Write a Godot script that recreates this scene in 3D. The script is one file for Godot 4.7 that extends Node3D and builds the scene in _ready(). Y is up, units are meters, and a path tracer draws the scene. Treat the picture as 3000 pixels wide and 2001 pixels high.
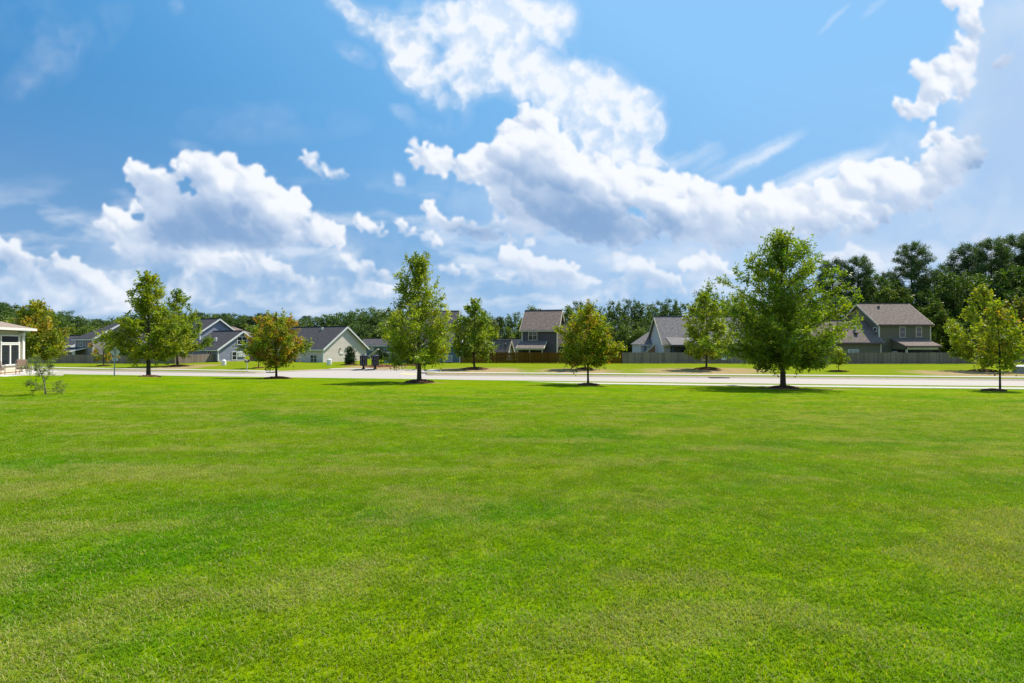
extends Node3D
# A park lawn across the street from a row of houses, backlit by a high summer sun.
# World: camera over the origin looking along -Z, road level is y = 0, metres.

const F := 1500.0          # focal length in photograph pixels
const CX := 1500.0
const HZ := 1005.0         # horizon row of the photograph
const EYE := 3.0           # eye height over the road

var used := {}
var M := {}
var sun_from := Vector3.ZERO

# ------------------------------------------------------------------ mesh builder
class MB:
	var v := PackedVector3Array()
	var n := PackedVector3Array()
	var c := PackedColorArray()
	var ix := PackedInt32Array()
	func tri(a: Vector3, b: Vector3, d: Vector3, col := Color.WHITE) -> void:
		var k := v.size()
		var nn := (b - a).cross(d - a).normalized()
		v.append(a); v.append(b); v.append(d)
		for q in 3:
			n.append(nn); c.append(col)
		ix.append(k); ix.append(k + 2); ix.append(k + 1)
	func quad(a: Vector3, b: Vector3, d: Vector3, e: Vector3, col := Color.WHITE) -> void:
		var k := v.size()
		var nn := (d - a).cross(e - b).normalized()
		v.append(a); v.append(b); v.append(d); v.append(e)
		for q in 4:
			n.append(nn); c.append(col)
		ix.append(k); ix.append(k + 2); ix.append(k + 1)
		ix.append(k); ix.append(k + 3); ix.append(k + 2)
	func box(o: Vector3, s: Vector3, col := Color.WHITE, b := Basis()) -> void:
		var x := b.x * s.x * 0.5
		var y := b.y * s.y * 0.5
		var z := b.z * s.z * 0.5
		quad(o - x - y + z, o + x - y + z, o + x + y + z, o - x + y + z, col)
		quad(o + x - y - z, o - x - y - z, o - x + y - z, o + x + y - z, col)
		quad(o + x - y + z, o + x - y - z, o + x + y - z, o + x + y + z, col)
		quad(o - x - y - z, o - x - y + z, o - x + y + z, o - x + y - z, col)
		quad(o - x + y + z, o + x + y + z, o + x + y - z, o - x + y - z, col)
		quad(o - x - y - z, o + x - y - z, o + x - y + z, o - x - y + z, col)
	func bar(a: Vector3, b: Vector3, w: float, h: float, col := Color.WHITE, up := Vector3.UP) -> void:
		var z := (b - a).normalized()
		var x := up.cross(z).normalized()
		var y := z.cross(x)
		box((a + b) * 0.5, Vector3(w, h, a.distance_to(b)), col, Basis(x, y, z))
	func tube(pts: PackedVector3Array, rad: PackedFloat32Array, sides: int, col := Color.WHITE, cap := true) -> void:
		var base := v.size()
		var m := pts.size()
		var side := Vector3.RIGHT
		for k in m:
			var t := (pts[mini(k + 1, m - 1)] - pts[maxi(k - 1, 0)]).normalized()
			side = (side - t * side.dot(t))
			if side.length() < 0.01:
				side = t.cross(Vector3.FORWARD)
			side = side.normalized()
			var up := t.cross(side)
			for q in sides:
				var a := TAU * q / sides
				var d := side * cos(a) + up * sin(a)
				v.append(pts[k] + d * rad[k]); n.append(d); c.append(col)
		for k in m - 1:
			for q in sides:
				var a := base + k * sides + q
				var b := base + k * sides + (q + 1) % sides
				var d := b + sides
				var e := a + sides
				ix.append(a); ix.append(d); ix.append(b)
				ix.append(a); ix.append(e); ix.append(d)
		if cap:
			for q in range(1, sides - 1):
				var o := base + (m - 1) * sides
				tri(v[o], v[o + q], v[o + q + 1], col)
				tri(v[base], v[base + q + 1], v[base + q], col)
	func lathe(prof: Array, sides: int, o := Vector3.ZERO, col := Color.WHITE) -> void:
		# prof: [radius, height] from the bottom up
		for k in prof.size() - 1:
			for q in sides:
				var a0 := TAU * q / sides
				var a1 := TAU * (q + 1) / sides
				var p0 := Vector3(cos(a0), 0, -sin(a0))
				var p1 := Vector3(cos(a1), 0, -sin(a1))
				var r0: float = prof[k][0]
				var r1: float = prof[k + 1][0]
				var y0 := Vector3.UP * float(prof[k][1])
				var y1 := Vector3.UP * float(prof[k + 1][1])
				if r0 < 1e-5:
					tri(o + y0, o + p1 * r1 + y1, o + p0 * r1 + y1, col)
				elif r1 < 1e-5:
					tri(o + p0 * r0 + y0, o + p1 * r0 + y0, o + y1, col)
				else:
					quad(o + p0 * r0 + y0, o + p1 * r0 + y0, o + p1 * r1 + y1, o + p0 * r1 + y1, col)
	func poly(pts: PackedVector3Array, nrm: Vector3, th: float, col := Color.WHITE) -> void:
		# a flat convex plate, pts counter-clockwise as seen from the nrm side
		var m := pts.size()
		for q in range(1, m - 1):
			tri(pts[0], pts[q], pts[q + 1], col)
			tri(pts[0] - nrm * th, pts[q + 1] - nrm * th, pts[q] - nrm * th, col)
		for q in m:
			var a := pts[q]
			var b := pts[(q + 1) % m]
			quad(a - nrm * th, b - nrm * th, b, a, col)
	func mesh(mat: Material) -> ArrayMesh:
		var am := ArrayMesh.new()
		var arr := []
		arr.resize(Mesh.ARRAY_MAX)
		arr[Mesh.ARRAY_VERTEX] = v
		arr[Mesh.ARRAY_NORMAL] = n
		arr[Mesh.ARRAY_COLOR] = c
		arr[Mesh.ARRAY_INDEX] = ix
		am.add_surface_from_arrays(Mesh.PRIMITIVE_TRIANGLES, arr)
		am.surface_set_material(0, mat)
		return am

func numbered(called: String) -> String:
	if not used.has(called):
		used[called] = 0
		return called
	used[called] += 1
	return "%s_%03d" % [called, used[called]]

func part(parent: Node3D, called: String, mb: MB, mat: Material) -> MeshInstance3D:
	var o := MeshInstance3D.new()
	o.name = called
	o.mesh = mb.mesh(mat)
	parent.add_child(o, true)
	return o

func thing(called: String, label: String, category: String, at := Vector3.ZERO, turn := 0.0, group := "") -> Node3D:
	var o := Node3D.new()
	o.name = numbered(called)
	add_child(o)
	o.position = at
	o.rotation.y = turn
	o.set_meta("label", label)
	o.set_meta("category", category)
	if group:
		o.set_meta("group", group)
	return o

func structure(called: String, mb: MB, mat: Material, label := "") -> MeshInstance3D:
	var o := part(self, numbered(called), mb, mat)
	o.set_meta("kind", "structure")
	if label:
		o.set_meta("label", label)
	return o

func lin(r: float, g: float, b: float) -> Color:
	return Color(r, g, b).linear_to_srgb()

func mat(r: float, g: float, b: float, rough := 0.85, spec := 0.4) -> StandardMaterial3D:
	var m := StandardMaterial3D.new()
	m.albedo_color = lin(r, g, b)
	m.roughness = rough
	m.metallic_specular = spec
	m.vertex_color_use_as_albedo = true
	return m

func grain(m: StandardMaterial3D, freq: float, lo: float, hi: float, scale: float, sd := 1, octaves := 4) -> StandardMaterial3D:
	var nz := FastNoiseLite.new()
	nz.seed = sd
	nz.frequency = freq
	nz.fractal_octaves = octaves
	var t := NoiseTexture2D.new()
	t.width = 512
	t.height = 512
	t.seamless = true
	t.noise = nz
	var ramp := Gradient.new()
	ramp.set_color(0, Color(lo, lo, lo))
	ramp.set_color(1, Color(hi, hi, hi))
	t.color_ramp = ramp
	m.albedo_texture = t
	m.uv1_triplanar = true
	m.uv1_world_triplanar = true
	m.uv1_scale = Vector3.ONE * scale
	return m

# ------------------------------------------------------------------ photograph -> world
func X(px: float, d: float) -> float:
	return (px - CX) / F * d
func Y(py: float, d: float) -> float:
	return EYE + (HZ - py) / F * d
func P(px: float, py: float, d: float) -> Vector3:
	return Vector3(X(px, d), Y(py, d), -d)
func hit(px: float, py: float) -> Vector3:
	# where the line of sight through a pixel meets the ground
	var d := 2.0
	while d < 400.0:
		var s := maxf(0.05, d * 0.002)
		if Y(py, d) <= ground_y(X(px, d), d):
			return Vector3(X(px, d), ground_y(X(px, d), d), -d)
		d += s
	return P(px, py, 60.0)

func along(tab: Array, x: float) -> float:
	var m := tab.size()
	if x <= tab[0][0]:
		return tab[0][1] + (x - tab[0][0]) * (tab[1][1] - tab[0][1]) / (tab[1][0] - tab[0][0])
	for k in m - 1:
		if x <= tab[k + 1][0]:
			var t: float = (x - tab[k][0]) / (tab[k + 1][0] - tab[k][0])
			return lerpf(tab[k][1], tab[k + 1][1], t)
	return tab[m - 1][1] + (x - tab[m - 1][0]) * (tab[m - 1][1] - tab[m - 2][1]) / (tab[m - 1][0] - tab[m - 2][0])

var near_tab := []     # x -> distance of the road's near edge
var far_tab := []      # x -> distance of the road's far edge
var bay_tab := []      # x -> how much farther the paving reaches at the pull-in

func road_tables() -> void:
	for a in [[-900, 1083], [-400, 1089.5], [0, 1096], [300, 1102], [600, 1106.5], [900, 1111], [1250, 1115.8], [1720, 1122], [2200, 1128.5], [2600, 1133], [3000, 1137], [3400, 1141], [3800, 1145]]:
		var d: float = EYE * F / (a[1] - HZ)
		near_tab.append([X(a[0], d), d])
	for a in [[-900, 1068], [-400, 1074], [0, 1081], [300, 1087.2], [600, 1092], [900, 1096], [1250, 1099.3], [1720, 1103.3], [2200, 1107.5], [2600, 1111], [3000, 1115], [3400, 1119], [3800, 1123]]:
		var d: float = EYE * F / (a[1] - HZ)
		far_tab.append([X(a[0], d), d])
	bay_tab = [[-60.0, 0.0], [-25.2, 0.0], [-23.4, 3.4], [-20.9, 6.6], [-19.0, 7.2], [-12.0, 8.2], [-10.2, 8.4], [-9.4, 7.8], [-8.1, 0.6], [-7.9, 0.0], [60.0, 0.0]]

func near_d(x: float) -> float:
	return along(near_tab, x)
func far_d(x: float) -> float:
	return along(far_tab, x)
func pave_d(x: float) -> float:
	return far_d(x) + along(bay_tab, x)

func ground_y(x: float, d: float) -> float:
	var dn := near_d(x)
	var bump := 0.04 * sin(x * 0.21 + d * 0.13) + 0.03 * sin(x * 0.11 - d * 0.27 + 1.3)
	if d < dn - 2.8:
		var t := clampf(d / (dn - 2.8), 0.0, 1.0)
		var edge := lerpf(0.34, 0.13, smoothstep(-6.0, 10.0, x))
		var right := lerpf(1.35, edge, t)
		var left := 0.85 + 0.5 * (1.0 - smoothstep(0.0, 22.0, d))
		left = lerpf(left, edge, smoothstep(dn - 13.0, dn - 2.8, d))
		return lerpf(right, left, smoothstep(-8.0, -27.0, x)) + bump * (1.0 - t) * smoothstep(3.0, 9.0, d)
	if d < dn:
		return lerpf(lerpf(0.34, 0.13, smoothstep(-6.0, 10.0, x)), 0.12, smoothstep(dn - 2.8, dn - 2.6, d))
	var pd := pave_d(x)
	if d < pd:
		return -0.2
	return 0.12 + 0.10 * smoothstep(pd + 3.0, pd + 12.0, d) + bump * 0.6 * smoothstep(pd + 3.5, pd + 7.0, d)

# ------------------------------------------------------------------ sky: air and clouds by direction
const SX0 := -700.0
const SY0 := -520.0
const SSTEP := 2.5
const SW := 1760
const SH := 614

func stamp(f: PackedFloat32Array, w: int, h: int, step: float, list: Array) -> void:
	# soft ellipses [x, y, rx, ry, turn in degrees, weight] in photograph pixels
	for b in list:
		var bx: float = b[0]
		var by: float = b[1]
		var rx: float = b[2] * 1.25
		var ry: float = b[3] * 1.25
		var ca := cos(deg_to_rad(b[4]))
		var sa := sin(deg_to_rad(b[4]))
		var wt: float = b[5]
		var r := maxf(rx, ry)
		var x0 := clampi(int((bx - r - SX0) / step), 0, w - 1)
		var x1 := clampi(int((bx + r - SX0) / step) + 1, 0, w - 1)
		var y0 := clampi(int((by - r - SY0) / step), 0, h - 1)
		var y1 := clampi(int((by + r - SY0) / step) + 1, 0, h - 1)
		for yy in range(y0, y1 + 1):
			for xx in range(x0, x1 + 1):
				var dx := SX0 + xx * step - bx
				var dy := SY0 + yy * step - by
				var u := (dx * ca + dy * sa) / rx
				var t := (dy * ca - dx * sa) / ry
				var q := 1.0 - (u * u + t * t)
				if q > 0.0:
					var k := yy * w + xx
					var o := f[k]
					var a := wt * q
					f[k] = o + a - o * a * 0.75 if o < 1.2 else o
	return

func field(list: Array) -> PackedFloat32Array:
	var step := 10.0
	var w := int(SW * SSTEP / step)
	var h := int(SH * SSTEP / step) + 1
	var f := PackedFloat32Array()
	f.resize(w * h)
	stamp(f, w, h, step, list)
	var im := Image.create_from_data(w, h, false, Image.FORMAT_RF, f.to_byte_array())
	im.resize(SW, SH, Image.INTERPOLATE_BILINEAR)
	return im.get_data().to_float32_array()

func noise_bytes(sd: int, freq: float, oct: int, kind: int, stretch := 1.0, w := SW, h := SH) -> PackedByteArray:
	var nz := FastNoiseLite.new()
	nz.seed = sd
	nz.noise_type = FastNoiseLite.TYPE_SIMPLEX_SMOOTH
	nz.frequency = freq
	nz.fractal_type = kind
	nz.fractal_octaves = oct
	nz.fractal_gain = 0.52
	var hh := int(h * stretch)
	var im := nz.get_image(w, hh, false, false, false)
	if hh != h:
		im.resize(w, h, Image.INTERPOLATE_BILINEAR)
	return im.get_data()

func air(dir: Vector3) -> Color:
	# clear air, linear: deeper blue away from the sun, paler towards it and towards the horizon
	var g := rad_to_deg(acos(clampf(dir.dot(sun_from), -1.0, 1.0)))
	var el := rad_to_deg(asin(clampf(dir.y, -1.0, 1.0)))
	var a := Color8(54, 123, 187)
	if g < 35.0:
		a = Color8(139, 194, 243).lerp(Color8(210, 229, 250), smoothstep(30.0, 6.0, g))
	elif g < 60.0:
		a = Color8(139, 194, 243).lerp(Color8(99, 165, 221), (g - 35.0) / 25.0)
	elif g < 80.0:
		a = Color8(99, 165, 221).lerp(Color8(62, 134, 195), (g - 60.0) / 20.0)
	else:
		a = Color8(62, 134, 195).lerp(Color8(54, 123, 187), smoothstep(80.0, 130.0, g))
	a = a.srgb_to_linear()
	var low := Color8(160, 193, 225).srgb_to_linear().lerp(Color8(178, 205, 234).srgb_to_linear(), smoothstep(75.0, 45.0, g))
	return a.lerp(low, 0.92 * pow(clampf(1.0 - el / 26.0, 0.0, 1.0), 1.6))

func soften(f: PackedFloat32Array, by: int) -> PackedFloat32Array:
	var im := Image.create_from_data(SW, SH, false, Image.FORMAT_RF, f.to_byte_array())
	im.resize(SW / by, SH / by, Image.INTERPOLATE_BILINEAR)
	im.resize(SW, SH, Image.INTERPOLATE_CUBIC)
	return im.get_data().to_float32_array()

func make_sky() -> Image:
	# --- heaped clouds
	var heaps := [
		# the heap over the grey house
		[565, 490, 75, 48, 20, 1.0], [640, 510, 95, 62, 25, 1.0], [730, 565, 95, 72, 25, 1.0], [815, 610, 90, 70, 30, 1.0], [890, 668, 80, 52, 20, 1.0], [965, 692, 55, 38, 10, 0.9],
		[395, 500, 42, 36, 30, 0.9], [450, 545, 70, 50, 35, 0.8], [480, 610, 95, 60, 10, 0.9], [590, 640, 130, 75, 0, 1.0], [330, 650, 55, 42, 10, 0.9], [380, 690, 75, 40, 20, 0.9], [520, 690, 150, 40, 5, 0.9], [740, 695, 150, 45, 0, 0.9],
		# the row below it
		[420, 745, 90, 28, 8, 0.7], [560, 755, 120, 34, 6, 0.75], [660, 765, 55, 30, 10, 0.7], [745, 765, 55, 38, 20, 0.75], [800, 800, 80, 36, 20, 0.75], [880, 825, 60, 22, 15, 0.6],
		# bank low at the left
		[30, 735, 55, 30, 35, 0.8], [60, 770, 70, 36, 20, 0.75], [190, 790, 85, 42, 25, 0.9], [260, 825, 85, 42, 30, 0.8], [320, 865, 80, 32, 25, 0.7], [120, 840, 120, 40, 10, 0.55], [-120, 760, 160, 60, 0, 0.7], [-380, 700, 200, 90, 0, 0.8],
		# small ones
		[905, 465, 22, 30, -40, 0.62], [940, 500, 42, 20, 30, 0.6], [990, 512, 28, 18, 20, 0.5], [1165, 530, 26, 16, 30, 0.45],
		[1060, 655, 36, 22, 25, 0.65], [1110, 675, 30, 20, 30, 0.6], [1255, 612, 26, 22, 30, 0.85], [1280, 640, 26, 18, 30, 0.6], [1190, 670, 45, 20, 30, 0.62], [1260, 700, 38, 18, 20, 0.6],
		[1340, 665, 60, 26, 8, 0.85], [1420, 690, 50, 20, 10, 0.8], [1020, 775, 38, 24, 15, 0.6], [1080, 795, 65, 28, 15, 0.65], [1000, 840, 90, 26, 0, 0.5], [1085, 850, 50, 20, 5, 0.45], [1320, 795, 30, 20, 10, 0.65], [1378, 800, 28, 20, 25, 0.65],
		# middle heap with a tower
		[1540, 345, 48, 45, 0, 1.0], [1585, 365, 42, 50, 10, 0.9], [1500, 395, 55, 45, 0, 0.95], [1600, 420, 75, 55, 20, 1.0], [1480, 460, 90, 60, 0, 0.95], [1590, 490, 120, 75, 10, 1.1], [1720, 505, 75, 60, 20, 1.0], [1790, 560, 90, 65, 25, 1.0],
		[1230, 450, 42, 38, 0, 0.85], [1295, 475, 45, 40, 0, 0.85], [1375, 495, 55, 45, 0, 0.75], [1390, 455, 40, 40, 0, 0.7], [1450, 520, 80, 50, 0, 0.8], [1560, 590, 130, 65, 5, 1.0], [1690, 630, 140, 70, 8, 1.1], [1780, 680, 130, 48, 0, 1.1], [1510, 660, 90, 50, 15, 0.6],
		# its trail to the right
		[1900, 545, 90, 55, 20, 1.0], [1960, 590, 110, 70, 15, 1.0], [2060, 590, 110, 62, 25, 1.0], [2150, 625, 95, 62, 10, 1.0], [2240, 605, 80, 55, -10, 1.0], [2330, 610, 100, 62, 0, 1.0], [2420, 590, 90, 60, -15, 1.0], [2495, 545, 75, 62, -10, 1.0], [2580, 520, 90, 58, 5, 1.0], [2690, 525, 90, 60, 0, 1.0], [2770, 490, 80, 55, -25, 1.0], [2840, 460, 70, 42, -30, 0.85],
		[2000, 665, 120, 50, 0, 0.75], [2140, 680, 130, 50, 0, 0.7], [2300, 675, 130, 50, 0, 0.7], [2480, 640, 130, 60, 0, 0.7], [2640, 590, 110, 60, 0, 0.75],
		# right edge
		[2750, 405, 50, 42, 10, 0.85], [2790, 440, 45, 45, 30, 0.75], [2650, 318, 45, 26, 15, 0.85], [2700, 325, 50, 30, -10, 0.85], [2740, 270, 48, 45, -30, 0.95], [2720, 220, 45, 55, -30, 0.9], [2780, 190, 50, 50, -40, 0.9], [2840, 120, 42, 55, 25, 0.8], [2830, 170, 30, 40, 30, 0.7], [2820, 250, 38, 60, 20, 0.7], [2850, 55, 38, 40, 30, 0.75], [2830, 5, 60, 26, 0, 0.85], [2945, 180, 38, 14, -30, 0.6],
		
		# low row at the right
		[1500, 755, 45, 28, 20, 0.75], [1560, 775, 70, 34, 15, 0.8], [1640, 790, 65, 32, 10, 0.75], [1560, 815, 110, 28, 0, 0.65], [1700, 825, 55, 22, 10, 0.6], [1840, 770, 60, 40, 10, 0.65], [1900, 805, 75, 40, 20, 0.75], [1960, 830, 55, 28, 15, 0.65], [1830, 840, 60, 26, 0, 0.5], [1790, 870, 60, 20, 0, 0.45],
		[2030, 778, 42, 24, 10, 0.8], [2080, 775, 48, 28, 0, 0.8], [2120, 795, 40, 24, 20, 0.7], [2510, 750, 55, 34, 0, 0.8], [2560, 775, 45, 34, 30, 0.75], [2430, 770, 60, 30, 0, 0.6], [2880, 730, 120, 40, 0, 0.4]]
	var heap := field(heaps)
	# --- thin high cloud: broken sheets and haze
	var thin := field([
		[1010, 20, 70, 30, 30, 0.7], [1050, 75, 45, 30, 40, 0.6], [1040, 160, 60, 25, 30, 0.5], [1150, 110, 120, 60, 35, 0.9], [1210, 190, 90, 70, 45, 0.95], [1290, 260, 75, 70, 60, 0.8], [1330, 320, 60, 45, 60, 0.55], [1180, 330, 45, 20, 20, 0.45], [1260, 375, 70, 22, 10, 0.5],
		[1300, 80, 130, 90, 20, 0.95], [1400, 170, 100, 110, 20, 0.95], [1370, 240, 45, 70, 10, 0.7], [1440, 60, 140, 80, 0, 0.95], [1560, 60, 120, 110, 10, 0.95], [1620, 50, 60, 70, 10, 0.8], [1530, 190, 140, 100, 15, 0.95], [1640, 250, 140, 110, 20, 1.0], [1750, 270, 120, 90, 25, 0.9], [1820, 310, 110, 70, 10, 0.95], [1880, 290, 60, 35, 0, 0.7], [1720, 380, 130, 90, 0, 1.0], [1850, 400, 90, 70, -30, 0.95], [1910, 365, 45, 50, -30, 0.8], [1800, 470, 110, 60, 0, 0.9], [1920, 480, 60, 30, 10, 0.6],
		[190, 150, 200, 70, -35, 0.22], [150, 195, 150, 30, -40, 0.16], [60, 60, 160, 80, 0, 0.15], [510, 20, 26, 26, 40, 0.3], [560, 440, 60, 22, 20, 0.4], [340, 568, 40, 12, 5, 0.35], [800, 360, 260, 60, 0, 0.14],
		[500, 820, 700, 90, 0, 0.5], [1500, 880, 900, 70, 0, 0.42], [2500, 780, 500, 130, 0, 0.4], [1000, 730, 300, 70, 0, 0.25], [100, 900, 500, 60, 0, 0.5], [2850, 560, 300, 300, 0, 0.5], [1450, 560, 200, 90, 0, 0.3]])
	var streak := field([[2140, 500, 170, 26, -28, 0.75], [2230, 455, 130, 18, -30, 0.75], [2350, 520, 190, 34, -20, 0.65], [2420, 500, 170, 20, -22, 0.6], [2060, 470, 60, 40, -35, 0.4], [1990, 480, 40, 30, -40, 0.35], [2440, 55, 60, 8, -45, 0.3], [2560, 20, 50, 9, -40, 0.25]])
	# smooth grey-white veils without billows
	var veil := field([[2930, 330, 170, 260, 0, 0.75], [3050, 150, 200, 240, 0, 0.7], [2980, 560, 240, 230, 0, 0.8], [2860, 120, 70, 150, 15, 0.45], [3300, 300, 400, 500, 0, 0.8], [2700, 680, 260, 120, 0, 0.7], [2400, 730, 300, 90, 0, 0.6], [2080, 740, 240, 80, 0, 0.6], [1850, 720, 220, 70, 0, 0.5], [1600, 690, 180, 60, 0, 0.45], [1700, 790, 300, 70, 0, 0.35], [620, 720, 380, 70, 0, 0.5], [150, 850, 260, 70, 0, 0.5], [820, 830, 260, 60, 0, 0.35], [1480, 600, 150, 80, 0, 0.4], [1390, 690, 120, 40, 5, 0.5]])
	# undersides and thick middles that the sun does not reach
	var under := field([[600, 665, 190, 66, 5, 0.95], [480, 700, 130, 44, 5, 0.8], [760, 700, 150, 44, 5, 0.85], [560, 580, 130, 60, 20, 0.75], [690, 640, 120, 55, 20, 0.65], [440, 560, 80, 50, 30, 0.5], [430, 760, 130, 26, 5, 0.5],
		[1790, 670, 190, 72, 5, 1.0], [1690, 610, 150, 70, 15, 0.75], [1560, 560, 140, 85, 10, 0.8], [1500, 480, 90, 60, 0, 0.5], [1600, 450, 70, 40, 20, 0.3], [1550, 660, 130, 60, 10, 0.5], [1390, 680, 110, 34, 8, 0.9],
		[1980, 660, 120, 50, 0, 0.4], [2080, 690, 160, 60, 0, 0.4], [2300, 720, 220, 60, 0, 0.4], [2520, 690, 180, 70, 0, 0.45], [2720, 680, 190, 110, 0, 0.65], [2900, 560, 190, 190, 0, 0.75], [2980, 330, 150, 230, 0, 0.6], [2900, 150, 110, 130, 0, 0.3], [3300, 400, 400, 400, 0, 0.6],
		[60, 800, 170, 45, 10, 0.6], [250, 860, 120, 36, 20, 0.5], [-300, 760, 300, 80, 0, 0.6], [700, 820, 200, 30, 5, 0.35], [1100, 820, 120, 26, 0, 0.4], [1580, 820, 140, 30, 0, 0.4], [1880, 840, 130, 30, 0, 0.35], [2070, 800, 80, 22, 0, 0.35], [2500, 790, 120, 30, 0, 0.4]])
	var bil := noise_bytes(11, 0.017, 6, FastNoiseLite.FRACTAL_RIDGED)
	var big := noise_bytes(71, 0.008, 3, FastNoiseLite.FRACTAL_FBM)
	var fine := noise_bytes(37, 0.030, 6, FastNoiseLite.FRACTAL_FBM)
	var wisp := noise_bytes(5, 0.011, 6, FastNoiseLite.FRACTAL_FBM, 1.0)
	var flat := noise_bytes(61, 0.006, 5, FastNoiseLite.FRACTAL_FBM, 3.2)
	var n := SW * SH
	# heaps are piles of round puffs: their heights give the billows, their cover the outline
	var pile := PackedFloat32Array()
	var cover := PackedFloat32Array()
	pile.resize(n)
	cover.resize(n)
	var rg := RandomNumberGenerator.new()
	rg.seed = 9
	for b in heaps:
		var ca := cos(deg_to_rad(b[4]))
		var sa := sin(deg_to_rad(b[4]))
		var small: float = minf(b[2], b[3])
		var cnt := int(clampf(b[2] * b[3] / (small * small) * 22.0, 14.0, 110.0))
		for q in cnt:
			var rr := sqrt(rg.randf()) * 0.98
			var th := rg.randf() * TAU
			var ex: float = cos(th) * rr * b[2]
			var ey: float = sin(th) * rr * b[3]
			var r := small * lerpf(0.14, 0.62, pow(rg.randf(), 1.6)) * (1.15 - 0.45 * rr)
			r = clampf(r, 8.0, 60.0) / SSTEP
			var cx: float = (b[0] + ex * ca - ey * sa - SX0) / SSTEP
			var cy: float = (b[1] + ex * sa + ey * ca - SY0) / SSTEP
			var zc: float = small / SSTEP * sqrt(maxf(0.0, 1.0 - rr * rr)) * 0.8
			var wt: float = minf(1.0, b[5] * 1.1) * rg.randf_range(0.75, 1.0)
			for yy in range(maxi(0, int(cy - r)), mini(SH - 1, int(cy + r) + 1)):
				for xx in range(maxi(0, int(cx - r)), mini(SW - 1, int(cx + r) + 1)):
					var g := 1.0 - ((xx - cx) * (xx - cx) + (yy - cy) * (yy - cy)) / (r * r)
					if g > 0.0:
						var k := yy * SW + xx
						var z := sqrt(g)
						cover[k] = maxf(cover[k], wt * minf(1.0, z * 1.25))
						pile[k] = maxf(pile[k], zc + r * z)
	for k in n:
		if cover[k] > 0.0:
			pile[k] += (1.0 - bil[k] / 255.0) * 7.0 + fine[k] / 255.0 * 5.0
	var broad := soften(pile, 16)
	pile = soften(pile, 4)
	for k in n:
		if heap[k] > 0.4:
			cover[k] = maxf(cover[k], smoothstep(0.40, 0.85, heap[k]) * 0.92)
	cover = soften(cover, 5)
	var out := PackedByteArray()
	out.resize(n * 3)
	var shade_c := Color8(192, 208, 231).srgb_to_linear()
	var dark_c := Color8(132, 165, 206).srgb_to_linear()
	var white_c := Color8(243, 246, 251).srgb_to_linear()
	var veil_c := Color8(170, 199, 233).srgb_to_linear()
	for yy in SH:
		for xx in SW:
			var k := yy * SW + xx
			var px := SX0 + xx * SSTEP
			var py := SY0 + yy * SSTEP
			var col: Color
			# the gradient of clear air changes slowly: look it up every eighth pixel
			if xx % 8 == 0:
				air_now = air(Vector3((px - CX) / F, (HZ - py) / F, -1.0).normalized())
				air_next = air(Vector3((px + 8.0 * SSTEP - CX) / F, (HZ - py) / F, -1.0).normalized())
			col = air_now.lerp(air_next, (xx % 8) / 8.0)
			var st := streak[k]
			if st > 0.02:
				# ice cloud drawn out along the wind, up and to the right
				var ac := (xx * 0.46 + yy * 0.89) * 1.5
				var al := (xx * 0.89 - yy * 0.46) * 0.13
				var w1 := wisp[(absi(int(ac)) % SH) * SW + absi(int(al) + 300) % SW] / 255.0
				col = col.lerp(white_c, clampf(st * smoothstep(0.32, 0.72, w1), 0.0, 0.8))
			var th := thin[k]
			if th > 0.02:
				var w2 := wisp[k] / 255.0 * 0.72 + fine[k] / 255.0 * 0.28
				var a := 0.0
				if th > 0.45:
					a = smoothstep(0.0, 1.25, (th - 0.45) * 1.3 + (w2 - 0.5) * 2.5 + 0.36)
					a *= 0.62 + 0.38 * smoothstep(0.30, 0.68, fine[k] / 255.0)
				a = maxf(a, th * smoothstep(0.25, 0.8, w2) * 0.70)
				col = col.lerp(white_c, clampf(a * 0.97, 0.0, 0.92))
			# low veils and flat streaks of cloud far off
			if py > 480.0:
				var v := smoothstep(0.47, 0.78, flat[k] / 255.0) * smoothstep(480.0, 720.0, py) * 0.55
				col = col.lerp(white_c, v)
			var vl := veil[k]
			if vl > 0.02:
				col = col.lerp(veil_c.lerp(white_c, 0.35 * (1.0 - under[k])).lerp(shade_c, 0.0), clampf(vl * (0.55 + 0.75 * wisp[k] / 255.0), 0.0, 0.85))
			var cv := cover[k]
			if cv > 0.03:
				var rag := cv + (fine[k] / 255.0 - 0.5) * 0.75 + (wisp[k] / 255.0 - 0.5) * 0.60
				var alpha := smoothstep(0.06, 0.80, rag) * minf(1.0, 0.35 + cv)
				var slope := 0.0
				if yy > 2 and yy < SH - 3 and xx > 2 and xx < SW - 3:
					var gx := (pile[k + 2] - pile[k - 2]) * 0.25
					var gy := (pile[k + 2 * SW] - pile[k - 2 * SW]) * 0.25
					slope = (gy * 0.80 - gx * 0.45) / sqrt(1.0 + gx * gx + gy * gy)
					gx = (broad[k + 2] - broad[k - 2]) * 0.25
					gy = (broad[k + 2 * SW] - broad[k - 2 * SW]) * 0.25
					slope += 1.5 * (gy * 0.80 - gx * 0.45) / sqrt(1.0 + gx * gx + gy * gy)
				slope *= 1.0 - 0.65 * minf(1.0, under[k])
				var lit := 0.77 + 0.17 * slope - under[k] * 0.64 + 0.16 * (1.0 - cv) + (wisp[k] / 255.0 - 0.5) * 0.30 + (fine[k] / 255.0 - 0.5) * 0.14
				var cc := dark_c.lerp(shade_c, smoothstep(0.0, 0.50, lit)).lerp(white_c, smoothstep(0.42, 0.96, lit))
				# far heaps near the horizon pick up air
				cc = cc.lerp(col, 0.35 * smoothstep(600.0, 980.0, py))
				col = col.lerp(cc, alpha * lerpf(0.97, 0.80, smoothstep(620.0, 950.0, py)))
			var s8 := col.linear_to_srgb()
			out[k * 3] = clampi(int(s8.r * 255.0 + 0.5), 0, 255)
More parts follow.
